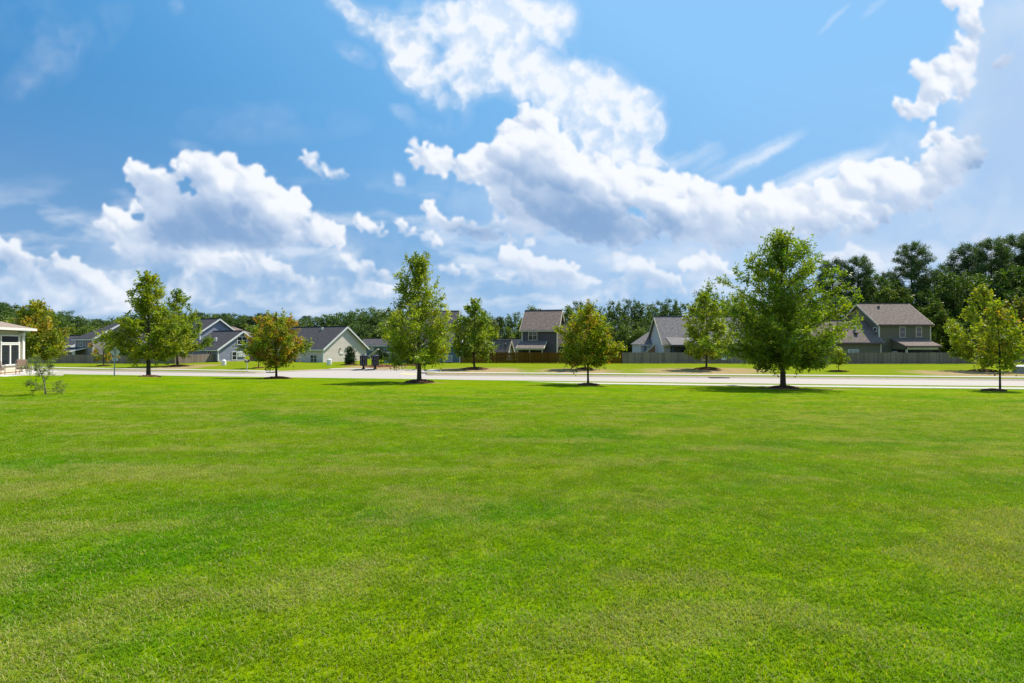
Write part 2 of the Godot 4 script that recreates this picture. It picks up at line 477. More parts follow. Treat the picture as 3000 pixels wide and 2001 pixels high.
			out[k * 3 + 1] = clampi(int(s8.g * 255.0 + 0.5), 0, 255)
			out[k * 3 + 2] = clampi(int(s8.b * 255.0 + 0.5), 0, 255)
	# --- the whole dome, coarse: the same air, scattered heaps of the same kind
	var cw := 1024
	var ch := 512
	var coarse := Image.create(cw, ch, false, Image.FORMAT_RGB8)
	var nz := FastNoiseLite.new()
	nz.seed = 21
	nz.frequency = 0.55
	nz.fractal_octaves = 5
	for y in ch:
		var el := PI * (0.5 - (y + 0.5) / ch)
		for x in cw:
			var az := TAU * ((x + 0.5) / cw - 0.5)
			var dir := Vector3(sin(az) * cos(el), sin(el), -cos(az) * cos(el))
			var c := Color(0.16, 0.2, 0.12)
			if el > -0.02:
				c = air(dir)
				var q := dir / (maxf(dir.y, 0.0) + 0.16)
				var d := nz.get_noise_2d(q.x * 1.6, q.z * 1.6)
				var a := smoothstep(0.08, 0.30, d)
				c = c.lerp(white_c.lerp(shade_c, smoothstep(0.25, 0.6, d) * 0.7), a * 0.9)
			coarse.set_pixel(x, y, c.linear_to_srgb())
	coarse.resize(4096, 2048, Image.INTERPOLATE_CUBIC)
	var pano := coarse.get_data()
	var W := 4096
	for y in range(470, 1036):
		var el := PI * (0.5 - (y + 0.5) / 2048.0)
		var te := tan(el)
		for x in range(1360, 2736):
			var az := TAU * ((x + 0.5) / W - 0.5)
			var u := (CX + F * tan(az) - SX0) / SSTEP
			var t := (HZ - F * te / cos(az) - SY0) / SSTEP
			if u < 1.0 or t < 1.0 or u > SW - 3 or t > SH - 3:
				if t <= SH - 3 or u < 1.0 or u > SW - 3:
					continue
				t = SH - 3.0
			var edge := minf(minf(u, SW - u) / 60.0, t / 60.0)
			if edge > 0.2 and t < SH - 14:
				var wk := int(t) * SW + int(u)
				u += (fine[wk] / 255.0 - 0.5) * 9.0
				t += (bil[wk] / 255.0 - 0.5) * 7.0
			edge = clampf(edge, 0.0, 1.0)
			var iu := int(u)
			var it := int(t)
			var fu := u - iu
			var ft := t - it
			var k := (it * SW + iu) * 3
			var o := (y * W + x) * 3
			for q in 3:
				var top := lerpf(out[k + q], out[k + 3 + q], fu)
				var bot := lerpf(out[k + SW * 3 + q], out[k + SW * 3 + 3 + q], fu)
				pano[o + q] = clampi(int(lerpf(pano[o + q], lerpf(top, bot, ft), edge) + 0.5), 0, 255)
	var whole := Image.create_from_data(4096, 2048, false, Image.FORMAT_RGB8, pano)
	var turned := Image.create(4096, 2048, false, Image.FORMAT_RGB8)   # column 0 looks along -Z
	turned.blit_rect(whole, Rect2i(2048, 0, 2048, 2048), Vector2i(0, 0))
	turned.blit_rect(whole, Rect2i(0, 0, 2048, 2048), Vector2i(2048, 0))
	return turned

var air_now := Color.WHITE
var air_next := Color.WHITE

# ------------------------------------------------------------------ ground, grass, road
var dirt := []       # bare earth: [x, d, half width, half depth]
var beds := []       # mulch: [x, d, half width, half depth]
var n_patch := FastNoiseLite.new()
var n_dry := FastNoiseLite.new()
var n_fine := FastNoiseLite.new()

func in_patch(list: Array, x: float, d: float, soft: float) -> float:
	var most := 0.0
	for e in list:
		var u: float = (x - e[0]) / e[2]
		var t: float = (d - e[1]) / e[3]
		var q := 1.0 - sqrt(u * u + t * t)
		q += 0.35 * n_fine.get_noise_2d(x * 2.0, d * 2.0)
		most = maxf(most, clampf(q / soft + 0.5, 0.0, 1.0))
	return most

func dry_at(x: float, d: float) -> float:
	# 0 lush .. 1 straw: long wandering streaks and patches
	var a := n_dry.get_noise_2d(x * 0.5 + 2.0 * n_patch.get_noise_2d(x, d), d * 1.4) + 0.65 * n_fine.get_noise_2d(x * 0.6, d * 1.5)
	var v := smoothstep(0.0, 0.55, a) * 0.85
	# the worn band across the lawn below the oak, and the worn corner before the camera
	var w := exp(-pow((d - 15.5 - 0.16 * (x - 13.0) - 1.1 * n_dry.get_noise_2d(x * 0.8, 3.0)) / 2.6, 2.0)) * smoothstep(4.0, 8.0, x) * smoothstep(30.0, 17.0, x)
	v = maxf(v, w * smoothstep(-0.35, 0.35, n_dry.get_noise_2d(x * 1.3, d * 2.6)) * 0.95)
	return clampf(v, 0.0, 1.0)

func turf(x: float, d: float) -> Color:
	var p := 0.75 * n_patch.get_noise_2d(x * 0.6, d * 1.3) + 0.5 * n_fine.get_noise_2d(x * 0.9 + 31.0, d * 1.3)
	var lush := Color(0.140, 0.345, 0.006)
	var mid := Color(0.215, 0.390, 0.006)
	var yel := Color(0.255, 0.405, 0.008)
	var c := mid.lerp(lush, smoothstep(0.0, 0.55, -p)) if p < 0.0 else mid.lerp(yel, smoothstep(0.0, 0.6, p))
	c = c.lerp(Color(0.370, 0.430, 0.080), dry_at(x, d) * 0.48)
	var f := 1.0 + 0.22 * n_fine.get_noise_2d(x * 2.3, d * 2.3)
	return Color(c.r * f, c.g * f, c.b * f)

func build_ground() -> void:
	n_patch.seed = 3
	n_patch.frequency = 0.20
	n_patch.fractal_octaves = 3
	n_dry.seed = 8
	n_dry.frequency = 0.42
	n_dry.fractal_octaves = 4
	n_fine.seed = 15
	n_fine.frequency = 0.55
	n_fine.fractal_octaves = 3
	var xs := []
	for a in [-1800, -900, -450, -260, -180, -140, -120, -105]:
		xs.append(float(a))
	var x := -95.0
	while x < 95.0:
		xs.append(x)
		x += 0.55 if absf(x) < 48.0 else 1.6
	for a in [95, 105, 120, 140, 180, 260, 450, 900, 1800]:
		xs.append(float(a))
	var mb := MB.new()
	var cols := xs.size()
	var rows := 0
	for i in cols:
		var xx: float = xs[i]
		var dn := near_d(clampf(xx, -100, 100))
		var pd := pave_d(clampf(xx, -100, 100))
		var ds := [-1800.0, -400.0, -80.0, -20.0, -6.0, -2.0]
		for k in 66:
			ds.append((dn - 2.8) * k / 65.0)
		ds.append_array([dn - 2.6, dn - 1.2, dn - 0.02, dn + 0.02, pd - 0.02, pd + 0.02, pd + 0.8])
		for k in 34:
			ds.append(pd + 1.5 + k * 0.75)
		ds.append_array([pd + 29.0, pd + 34.0, pd + 42.0, pd + 60.0, pd + 90.0, pd + 140.0, pd + 260.0, pd + 500.0, pd + 1000.0, pd + 1900.0])
		rows = ds.size()
		for d in ds:
			var gy := ground_y(xx, d)
			if d > 300.0:
				gy = 0.2
			mb.v.append(Vector3(xx, gy, -d))
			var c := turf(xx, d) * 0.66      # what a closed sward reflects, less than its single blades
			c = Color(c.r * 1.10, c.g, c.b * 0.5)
			if d > pd and d < 100.0:
				c = c.lerp(Color(0.26, 0.25, 0.03), 0.30)
				var e := in_patch(dirt, xx, d, 0.55)
				c = c.lerp(Color(0.40, 0.285, 0.165), clampf(e * (0.85 + 0.5 * n_fine.get_noise_2d(xx * 3.0, d * 3.0)), 0.0, 1.0))
			elif d > 30.0 and d < dn:
				c = c.lerp(Color(0.36, 0.245, 0.135), in_patch(dirt, xx, d, 0.5) * 0.8)
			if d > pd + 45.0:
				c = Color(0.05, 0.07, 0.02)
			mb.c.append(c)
	mb.n.resize(mb.v.size())
	for i in cols:
		for k in rows:
			var o := i * rows + k
			var a := mb.v[mini(i + 1, cols - 1) * rows + k] - mb.v[maxi(i - 1, 0) * rows + k]
			var b := mb.v[i * rows + mini(k + 1, rows - 1)] - mb.v[i * rows + maxi(k - 1, 0)]
			mb.n[o] = a.cross(b).normalized()
			if mb.n[o].y < 0.2:
				mb.n[o] = Vector3.UP
	for i in cols - 1:
		for k in rows - 1:
			var a := i * rows + k
			var b := a + rows
			# seen from above, counter-clockwise: a, b, b+1, a+1 (x right, d away)
			mb.ix.append_array(PackedInt32Array([a, b + 1, b, a, a + 1, b + 1]))
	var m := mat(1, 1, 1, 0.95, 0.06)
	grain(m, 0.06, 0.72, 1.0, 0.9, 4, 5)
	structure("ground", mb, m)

func ribbon(called: String, m: Material, near: Callable, far: Callable, y: float, label := "", x0 := -95.0, x1 := 95.0, thick := 0.14, step := 0.8, into: Node3D = null) -> MeshInstance3D:
	# a flat strip with thickness that follows the road
	var mb := MB.new()
	var x := x0
	while x < x1 - 0.001:
		var xb := minf(x + step, x1)
		var a := Vector3(x, y, -near.call(x))
		var b := Vector3(xb, y, -near.call(xb))
		var c := Vector3(xb, y, -far.call(xb))
		var d := Vector3(x, y, -far.call(x))
		var dn := Vector3.DOWN * thick
		mb.quad(a, b, c, d)
		mb.quad(a + dn, b + dn, b, a)
		mb.quad(c + dn, d + dn, d, c)
		x = xb
	if into:
		return part(into, called, mb, m)
	return structure(called, mb, m, label)

func build_road() -> void:
	var asphalt := grain(mat(0.385, 0.355, 0.330, 0.9, 0.3), 0.05, 0.90, 1.0, 0.35, 9, 5)
	M.concrete = grain(mat(0.45, 0.43, 0.39, 0.9, 0.3), 0.03, 0.88, 1.0, 0.5, 12, 5)
	M.gutter = grain(mat(0.40, 0.34, 0.28, 0.9, 0.3), 0.04, 0.82, 1.0, 0.4, 13, 5)
	ribbon("road", asphalt, func(x): return near_d(x) + 0.45, func(x): return pave_d(x) - 0.45, 0.0)
	# rolled kerb and gutter, cast in lengths
	for side in 2:
		var x := -80.0
		var kerb := Node3D.new()
		kerb.name = "kerb" if side == 0 else "kerb_001"
		kerb.set_meta("kind", "structure")
		add_child(kerb)
		while x < 78.0:
			var mb := MB.new()
			var prof := [[-0.03, 0.125], [0.10, 0.125], [0.26, 0.03], [0.46, 0.012], [0.46, -0.15]]
			var xa := x + 0.008
			var s := 0.75
			for k in 4:
				var xb := xa + s - (0.016 if k == 3 else 0.0)
				for j in prof.size() - 1:
					var p0: Array = prof[j]
					var p1: Array = prof[j + 1]
					var q := []
					for e in [[xa, p0], [xb, p0], [xb, p1], [xa, p1]]:
						var d: float = near_d(e[0]) + e[1][0] if side == 0 else pave_d(e[0]) - e[1][0]
						q.append(Vector3(e[0], e[1][1], -d))
					if side == 0:
						mb.quad(q[0], q[1], q[2], q[3])
					else:
						mb.quad(q[3], q[2], q[1], q[0])
				xa = xb
			part(kerb, "kerb_stone", mb, M.gutter)
			x += 3.0
	# sidewalks, cast in slabs with open joints
	for side in 2:
		var walk := Node3D.new()
		walk.name = "pavement" if side == 0 else "pavement_001"
		walk.set_meta("kind", "structure")
		add_child(walk)
		var x := -66.0
		while x < 66.0:
			if side == 0:
				ribbon("paving_slab", M.concrete, func(q): return near_d(q) - 2.55, func(q): return near_d(q) - 1.25, 0.14, "", x, x + 1.49, 0.2, 0.8, walk)
			elif x < -27.5 or x > -8.6:
				ribbon("paving_slab", M.concrete, func(q): return pave_d(q) + 1.6, func(q): return pave_d(q) + 3.05, 0.15, "", x, x + 1.49, 0.2, 0.8, walk)
			elif x < -24.0:
				ribbon("paving_slab", M.concrete, func(q): return far_d(q) + 0.9, func(q): return far_d(q) + 2.9, 0.135, "", x, x + 1.49, 0.2, 0.8, walk)
			x += 1.5
	# concrete pad under the mail boxes, and the ramp with a yellow warning strip
	ribbon("path", M.concrete, func(x): return pave_d(x) - 0.02, func(x): return pave_d(x) + 1.6, 0.14, "", -20.3, -15.4, 0.2)
	ribbon("path", M.concrete, func(x): return pave_d(-9.6) - 5.6 + 0.0 * x, func(x): return pave_d(-9.6) - 0.3 + 0.0 * x, 0.135, "", -8.9, -7.4, 0.2)
	var warn := MB.new()
	warn.quad(P(1205, 1093, 1).normalized() * 0.0 + Vector3(-10.9, 0.006, -49.2), Vector3(-9.2, 0.006, -47.6), Vector3(-8.9, 0.006, -49.6), Vector3(-11.0, 0.006, -52.0))
	structure("road_marking", warn, mat(0.42, 0.38, 0.24, 0.9))
	# storm drain in the far kerb, and a repaired patch in the gutter
	var t := thing("storm_drain", "dark bars added for the shaded storm drain opening in the far gutter beside the oak", "drain", Vector3(X(2095, 44.6), 0.0, -far_d(X(2095, 44.6)) + 0.5))
	var drain_dark := mat(0.075, 0.055, 0.045, 0.8)  # dark tone stands for the shade in the inlet; the bars are added
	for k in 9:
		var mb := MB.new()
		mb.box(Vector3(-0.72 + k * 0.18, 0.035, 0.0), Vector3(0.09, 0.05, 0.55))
		part(t, "bar", mb, drain_dark)
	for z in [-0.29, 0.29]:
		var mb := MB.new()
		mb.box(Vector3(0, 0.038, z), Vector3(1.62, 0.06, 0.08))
		part(t, "frame", mb, drain_dark)

func blade_mesh(blades: int, spread: float, tall: float, wide: float, sd: int) -> ArrayMesh:
	var r := RandomNumberGenerator.new()
	r.seed = sd
	var mb := MB.new()
	for k in blades:
		var a := r.randf() * TAU
		var o := Vector3(cos(a), 0, sin(a)) * spread * sqrt(r.randf())
		var b := r.randf() * TAU
		var lean := Vector3(cos(b), 0, sin(b))
		var h := tall * r.randf_range(0.55, 1.15)
		var s := Vector3(-lean.z, 0, lean.x) * wide * r.randf_range(0.6, 1.2)
		var bend := r.randf_range(0.2, 1.1)
		var m := o + Vector3.UP * h * 0.55 + lean * h * bend * 0.30
		var t := o + Vector3.UP * h * (1.0 - 0.25 * bend) + lean * h * bend
		var f := r.randf_range(0.5, 1.45)
		var c := Color(f * r.randf_range(0.8, 1.25), f, f)
		mb.quad(o - s, o + s, m + s * 0.8, m - s * 0.8, c)
		mb.tri(m - s * 0.8, m + s * 0.8, t, c)
	var bm := mat(1, 1, 1, 0.8, 0.22)
	bm.backlight_enabled = true
	bm.backlight = Color(1.0, 0.98, 0.35)
	return mb.mesh(bm)

func build_grass() -> void:
	var r := RandomNumberGenerator.new()
	r.seed = 44
	for kind in 2:
		var spots := []
		var d := 2.0
		while d < 46.0:
			var dd := 0.16 * (1.0 + d * 0.06)
			var half := d * 1.07 + 1.2
			var rho := (620.0 if kind == 0 else 620.0) * pow(minf(1.0, 6.5 / d), 1.45) * lerpf(0.06, 1.0, smoothstep(30.0, 9.0, d))
			var cnt := int(2.0 * half * dd * rho)
			for k in cnt:
				var x := r.randf_range(-half, half)
				var q := d + r.randf() * dd
				var dn := near_d(x)
				if q > dn - 2.58:
					if q < dn - 1.22 or q > dn - 0.06:
						continue
				if kind == 1 and r.randf() > 0.20 + dry_at(x, q) * 0.72:
					continue
				if q > 27.0 and (in_patch(beds, x, q, 0.1) > 0.4 or r.randf() < in_patch(dirt, x, q, 0.5) * 0.8):
					continue
				if x < -29.0 and patio_has(x, q):
					continue
				spots.append([x, q])
			d += dd
		var mm := MultiMesh.new()
		mm.transform_format = MultiMesh.TRANSFORM_3D
		mm.use_colors = true
		mm.mesh = blade_mesh(24, 0.062, 0.033, 0.0023, 7) if kind == 0 else blade_mesh(9, 0.07, 0.045, 0.0026, 19)
		mm.instance_count = spots.size()
		for k in spots.size():
			var x: float = spots[k][0]
			var q: float = spots[k][1]
			var grow := 1.0 + maxf(0.0, q - 6.0) * 0.055
			var b := Basis(Vector3.UP, r.randf() * TAU).scaled(Vector3(grow, r.randf_range(0.7, 1.25), grow))
			mm.set_instance_transform(k, Transform3D(b, Vector3(x, ground_y(x, q) - 0.006, -q)))
			var c := turf(x, q)
			if kind == 1:
				c = Color(0.55, 0.50, 0.20).lerp(Color(0.42, 0.47, 0.17), r.randf())
			else:
				var f := r.randf_range(0.88, 1.12)
				c = Color(c.r * f * r.randf_range(0.92, 1.10), c.g * f, c.b * f)
			mm.set_instance_color(k, c)
		var o := MultiMeshInstance3D.new()
		o.name = "grass" if kind == 0 else "dry_grass"
		o.multimesh = mm
		add_child(o)
		o.set_meta("kind", "stuff")
		o.set_meta("category", "grass")
		o.set_meta("label", "short green mown grass covering the wide lawn" if kind == 0 else "pale straw blades lying among the green grass of the lawn")
		print(o.name, " ", spots.size())

func mulch(px: float, py: float, wide: float, deep: float, high: float, label: String, warm := 0.0) -> void:
	var at := hit(px, py)
	var r := RandomNumberGenerator.new()
	r.seed = int(px) * 7 + 3
	var mb := MB.new()
	var rings := 7
	var sides := 28
	for k in rings + 1:
		var t := float(k) / rings
		for q in sides:
			var a := TAU * q / sides
			var w := 1.0 + 0.14 * sin(a * 3.0 + px) + 0.08 * sin(a * 5.0 + px * 0.7) + r.randf_range(-0.05, 0.05)
			var x := cos(a) * wide * t * w
			var z := sin(a) * deep * t * w
			var h := high * (1.0 - pow(t, 2.2)) * (0.85 + 0.3 * r.randf()) - (0.03 if k == rings else 0.0)
			mb.v.append(Vector3(x, h + ground_y(at.x + x, -at.z - z) - at.y + 0.012, z))
			mb.n.append(Vector3.UP)
			var f := r.randf_range(0.6, 1.4)
			mb.c.append(Color((0.125 + 0.06 * warm) * f, 0.070 * f, 0.044 * f))
	for k in rings:
		for q in sides:
			var a := k * sides + q
			var b := k * sides + (q + 1) % sides
			mb.ix.append_array(PackedInt32Array([a, b + sides, b, a, a + sides, b + sides]))
	for k in rings + 1:
		for q in sides:
			var o := k * sides + q
			var u := mb.v[k * sides + (q + 1) % sides] - mb.v[k * sides + (q + sides - 1) % sides]
			var t := mb.v[mini(k + 1, rings) * sides + q] - mb.v[maxi(k - 1, 0) * sides + q]
			var nn := t.cross(u).normalized()
			mb.n[o] = nn if nn.y > 0.1 else (-nn if nn.y < -0.1 else Vector3.UP)
	# loose bark chips on top
	for k in 160:
		var a := r.randf() * TAU
		var t := sqrt(r.randf()) * 0.95
		var p := Vector3(cos(a) * wide * t, high * (1.0 - pow(t, 2.2)) + 0.03, sin(a) * deep * t)
		var f := r.randf_range(0.5, 1.7)
		mb.box(p, Vector3(0.10, 0.02, 0.04), Color((0.14 + 0.06 * warm) * f, 0.080 * f, 0.050 * f), Basis.from_euler(Vector3(r.randf() * 1.2, r.randf() * TAU, r.randf())))
	var o := part(self, numbered("mulch_bed"), mb, M.mulch)
	o.position = at
	o.set_meta("label", label)
	o.set_meta("category", "mulch bed")

# ------------------------------------------------------------------ houses
func siding(mb: MB, a: Vector3, b: Vector3, out: Vector3, y0: float, prof: Array, course := 0.17) -> void:
	# lapped boards from a to b; prof lists [distance along, height] of the wall's top edge, rising then falling
	var len_ := Vector3(b.x - a.x, 0, b.z - a.z).length()
	var dir := Vector3(b.x - a.x, 0, b.z - a.z) / len_
	var top := 0.0
	for p in prof:
		top = maxf(top, p[1])
	var y := y0
	while y < top - 0.01:
		var y2 := minf(y + course, top)
		var lo := span_at(prof, y + 0.001, len_)
		var hi := span_at(prof, y2 - 0.001, len_)
		if lo.y - lo.x < 0.02:
			break
		var p := Vector3(a.x, 0, a.z)
		var q0 := p + dir * lo.x + Vector3.UP * y + out * 0.024
		var q1 := p + dir * lo.y + Vector3.UP * y + out * 0.024
		var q2 := p + dir * hi.y + Vector3.UP * y2 + out * 0.004
		var q3 := p + dir * hi.x + Vector3.UP * y2 + out * 0.004
		mb.quad(q0, q1, q2, q3)
		mb.quad(p + dir * lo.x + Vector3.UP * y, p + dir * lo.y + Vector3.UP * y, q1, q0)
		y = y2

func span_at(prof: Array, y: float, len_: float) -> Vector2:
	var s0 := len_
	var s1 := 0.0
	for k in prof.size():
		if prof[k][1] >= y:
			s0 = minf(s0, prof[k][0])
			s1 = maxf(s1, prof[k][0])
		if k + 1 < prof.size():
			var ya: float = prof[k][1]
			var yb: float = prof[k + 1][1]
			if (ya - y) * (yb - y) < 0.0:
				var s := lerpf(prof[k][0], prof[k + 1][0], (y - ya) / (yb - ya))
				s0 = minf(s0, s)
				s1 = maxf(s1, s)
	return Vector2(s0, s1)

func slab(mb: MB, a: Vector3, b: Vector3, c: Vector3, d: Vector3, th: float) -> void:
	var t := Vector3.DOWN * th
	mb.quad(a, b, c, d)
	mb.quad(d + t, c + t, b + t, a + t)
	mb.quad(a + t, b + t, b, a)
	mb.quad(b + t, c + t, c, b)
	mb.quad(c + t, d + t, d, c)
	mb.quad(d + t, a + t, a, d)

func block(h: Node3D, T: Transform3D, L: float, D: float, y0: float, He: float, Hr: float, wall: Material, roof: Material, trim: Material, o := {}) -> void:
	# a storeyed box with a ridged roof; front wall on local z = 0 facing +z, ridge along x
	var over: float = o.get("over", 0.35)
	var slope := (Hr - He) / (D * 0.5)
	var b := T.basis
	var P0 := T * Vector3(0, 0, 0)
	var P1 := T * Vector3(L, 0, 0)
	var P2 := T * Vector3(L, 0, -D)
	var P3 := T * Vector3(0, 0, -D)
	var rect := [[0.0, He], [L, He]]
	var mb := MB.new()
	siding(mb, P0, P1, b.z, y0, rect)
	part(h, "wall", mb, wall)
	mb = MB.new()
	siding(mb, P1, P2, b.x, y0, [[0.0, He], [D, He]] if o.has("hip_right") else [[0.0, He], [D * 0.5, Hr - 0.1], [D, He]])
	part(h, "wall", mb, o.get("right_wall", wall))
	mb = MB.new()
	siding(mb, P3, P0, -b.x, y0, [[0.0, He], [D, He]] if o.has("hip_left") else [[0.0, He], [D * 0.5, Hr - 0.1], [D, He]])
	part(h, "wall", mb, wall)
	mb = MB.new()
	mb.quad(P2 + Vector3.UP * y0, P3 + Vector3.UP * y0, P3 + Vector3.UP * He, P2 + Vector3.UP * He)
	part(h, "wall", mb, wall)
	# roof
	var r0: float = D * 0.5 if o.has("hip_left") else -over
	var r1: float = L - D * 0.5 if o.has("hip_right") else L + over
	var ye := He - over * slope
	var th := 0.14
	var E0 := T * Vector3(-over, ye + th, over)
	var E1 := T * Vector3(L + over, ye + th, over)
	var E2 := T * Vector3(L + over, ye + th, -D - over)
	var E3 := T * Vector3(-over, ye + th, -D - over)
	var R0 := T * Vector3(r0, Hr + th, -D * 0.5)
	var R1 := T * Vector3(r1, Hr + th, -D * 0.5)
	mb = MB.new()
	slab(mb, E0, E1, R1, R0, th)
	slab(mb, E2, E3, R0, R1, th)
	if o.has("hip_left"):
		mb.tri(E3, E0, R0)
	if o.has("hip_right"):
		mb.tri(E1, E2, R1)
	# ridge cap
	mb.bar(R0 + Vector3.UP * 0.02, R1 + Vector3.UP * 0.02, 0.26, 0.05)
	part(h, "roof", mb, roof)
	# gutter and rake boards, corner boards
	mb = MB.new()
	mb.bar(E0 + b.z * 0.05 + Vector3.DOWN * 0.16, E1 + b.z * 0.05 + Vector3.DOWN * 0.16, 0.10, 0.16)
	part(h, "gutter", mb, o.get("gutter", trim))
	mb = MB.new()
	mb.quad(T * Vector3(-over, ye - 0.03, over), T * Vector3(-over, He - 0.03, 0.0), T * Vector3(L + over, He - 0.03, 0.0), T * Vector3(L + over, ye - 0.03, over))
	part(h, "soffit", mb, o.get("soffit", trim))
	if not o.has("hip_right"):
		mb = MB.new()
		mb.bar(E1 + b.x * 0.03 + Vector3.DOWN * 0.17, R1 + b.x * 0.03 + Vector3.DOWN * 0.17, 0.05, 0.24)
		mb.bar(E2 + b.x * 0.03 + Vector3.DOWN * 0.17, R1 + b.x * 0.03 + Vector3.DOWN * 0.17, 0.05, 0.24)
		part(h, "rake_board", mb, trim)
	if not o.has("hip_left"):
		mb = MB.new()
		mb.bar(E0 - b.x * 0.03 + Vector3.DOWN * 0.17, R0 - b.x * 0.03 + Vector3.DOWN * 0.17, 0.05, 0.24)
		mb.bar(E3 - b.x * 0.03 + Vector3.DOWN * 0.17, R0 - b.x * 0.03 + Vector3.DOWN * 0.17, 0.05, 0.24)
		part(h, "rake_board", mb, trim)
	for p in ([P0, P1] if not o.has("no_corner") else []):
		mb = MB.new()
		mb.box(Vector3(p.x, (y0 + He) * 0.5, p.z), Vector3(0.17, He - y0, 0.17), Color.WHITE, b)
		part(h, "corner_board", mb, trim)

func window_at(h: Node3D, at: Vector3, out: Vector3, w: float, hh: float, cols: int, rows: int, frame: Material, pane: Material, bar := 0.05) -> void:
	# at: middle of the window on the wall face
	var side := Vector3.UP.cross(out).normalized()
	var b := Basis(side, Vector3.UP, out)
	var o := at + out * 0.05
	var mb := MB.new()
	var t := 0.09
	mb.box(o + Vector3.UP * (hh * 0.5 - t * 0.5), Vector3(w, t, 0.08), Color.WHITE, b)
	mb.box(o - Vector3.UP * (hh * 0.5 - t * 0.5), Vector3(w + 0.08, t, 0.12), Color.WHITE, b)
	for s in [-1, 1]:
		mb.box(o + side * s * (w * 0.5 - t * 0.5), Vector3(t, hh - 2.0 * t, 0.08), Color.WHITE, b)
	for k in range(1, cols):
		mb.box(o + side * (w * (float(k) / cols - 0.5)), Vector3(bar * 1.5, hh - 2.0 * t, 0.07), Color.WHITE, b)
	for k in range(1, rows):
		mb.box(o + Vector3.UP * (hh * (float(k) / rows - 0.5)), Vector3(w - 2.0 * t, bar, 0.06), Color.WHITE, b)
	var f := part(h, "window", mb, frame)
	for k in cols:
		for j in rows:
			mb = MB.new()
			mb.box(o - out * 0.012 + side * (w * ((k + 0.5) / cols - 0.5)) + Vector3.UP * (hh * ((j + 0.5) / rows - 0.5)), Vector3(w / cols - 0.03, hh / rows - 0.03, 0.012), Color.WHITE, b)
			part(f, "pane", mb, pane)

func shed_roof(h: Node3D, T: Transform3D, L: float, D: float, y_top: float, y_low: float, roof: Material, trim: Material, called := "porch_roof") -> void:
	# top edge on local z = 0, low edge at z = D
	var mb := MB.new()
	var a := T * Vector3(-0.2, y_low, D)
	var b := T * Vector3(L + 0.2, y_low, D)
	var c := T * Vector3(L + 0.2, y_top, 0.03)
	var d := T * Vector3(-0.2, y_top, 0.03)
	slab(mb, a, b, c, d, 0.12)
	var r := part(h, called, mb, roof)
	mb = MB.new()
	mb.bar(a + T.basis.z * 0.05 + Vector3.DOWN * 0.10, b + T.basis.z * 0.05 + Vector3.DOWN * 0.10, 0.08, 0.18)
	for e in [[a, d, -1.0], [b, c, 1.0]]:
		var off: Vector3 = T.basis.x * 0.03 * e[2] + Vector3.DOWN * 0.11
		mb.bar(e[0] + off, e[1] + off, 0.05, 0.18)
	part(r, "fascia", mb, trim)

func post(h: Node3D, p: Vector3, y0: float, y1: float, w: float, m: Material, called := "porch_post") -> void:
	var mb := MB.new()
	mb.box(Vector3(p.x, (y0 + y1) * 0.5, p.z), Vector3(w, y1 - y0, w))
	part(h, called, mb, m)

func panel(h: Node3D, called: String, a: Vector3, b: Vector3, y0: float, y1: float, m: Material, th := 0.04) -> void:
	# an upright flat panel from a to b
	var mb := MB.new()
	mb.bar(Vector3(a.x, (y0 + y1) * 0.5, a.z), Vector3(b.x, (y0 + y1) * 0.5, b.z), th, y1 - y0)
	part(h, called, mb, m)

func roof_vent(h: Node3D, at: Vector3, m: Material) -> void:
	var mb := MB.new()
	mb.lathe([[0.14, -0.2], [0.14, 0.25], [0.2, 0.27], [0.16, 0.4], [0.0, 0.42]], 10, at)
	part(h, "roof_vent", mb, m)

func turn_to(px: float, d: float, deg: float) -> Transform3D:
	return Transform3D(Basis(Vector3.UP, deg_to_rad(deg)), Vector3(X(px, d), 0, -d))

func back(T: Transform3D, x: float, y := 0.0, z := 0.0) -> Transform3D:
	return Transform3D(T.basis, T * Vector3(x, y, z))

func house(label: String, T: Transform3D) -> Node3D:
	var h := thing("house", label, "house", Vector3(T.origin.x, 0.0, T.origin.z))
	return h

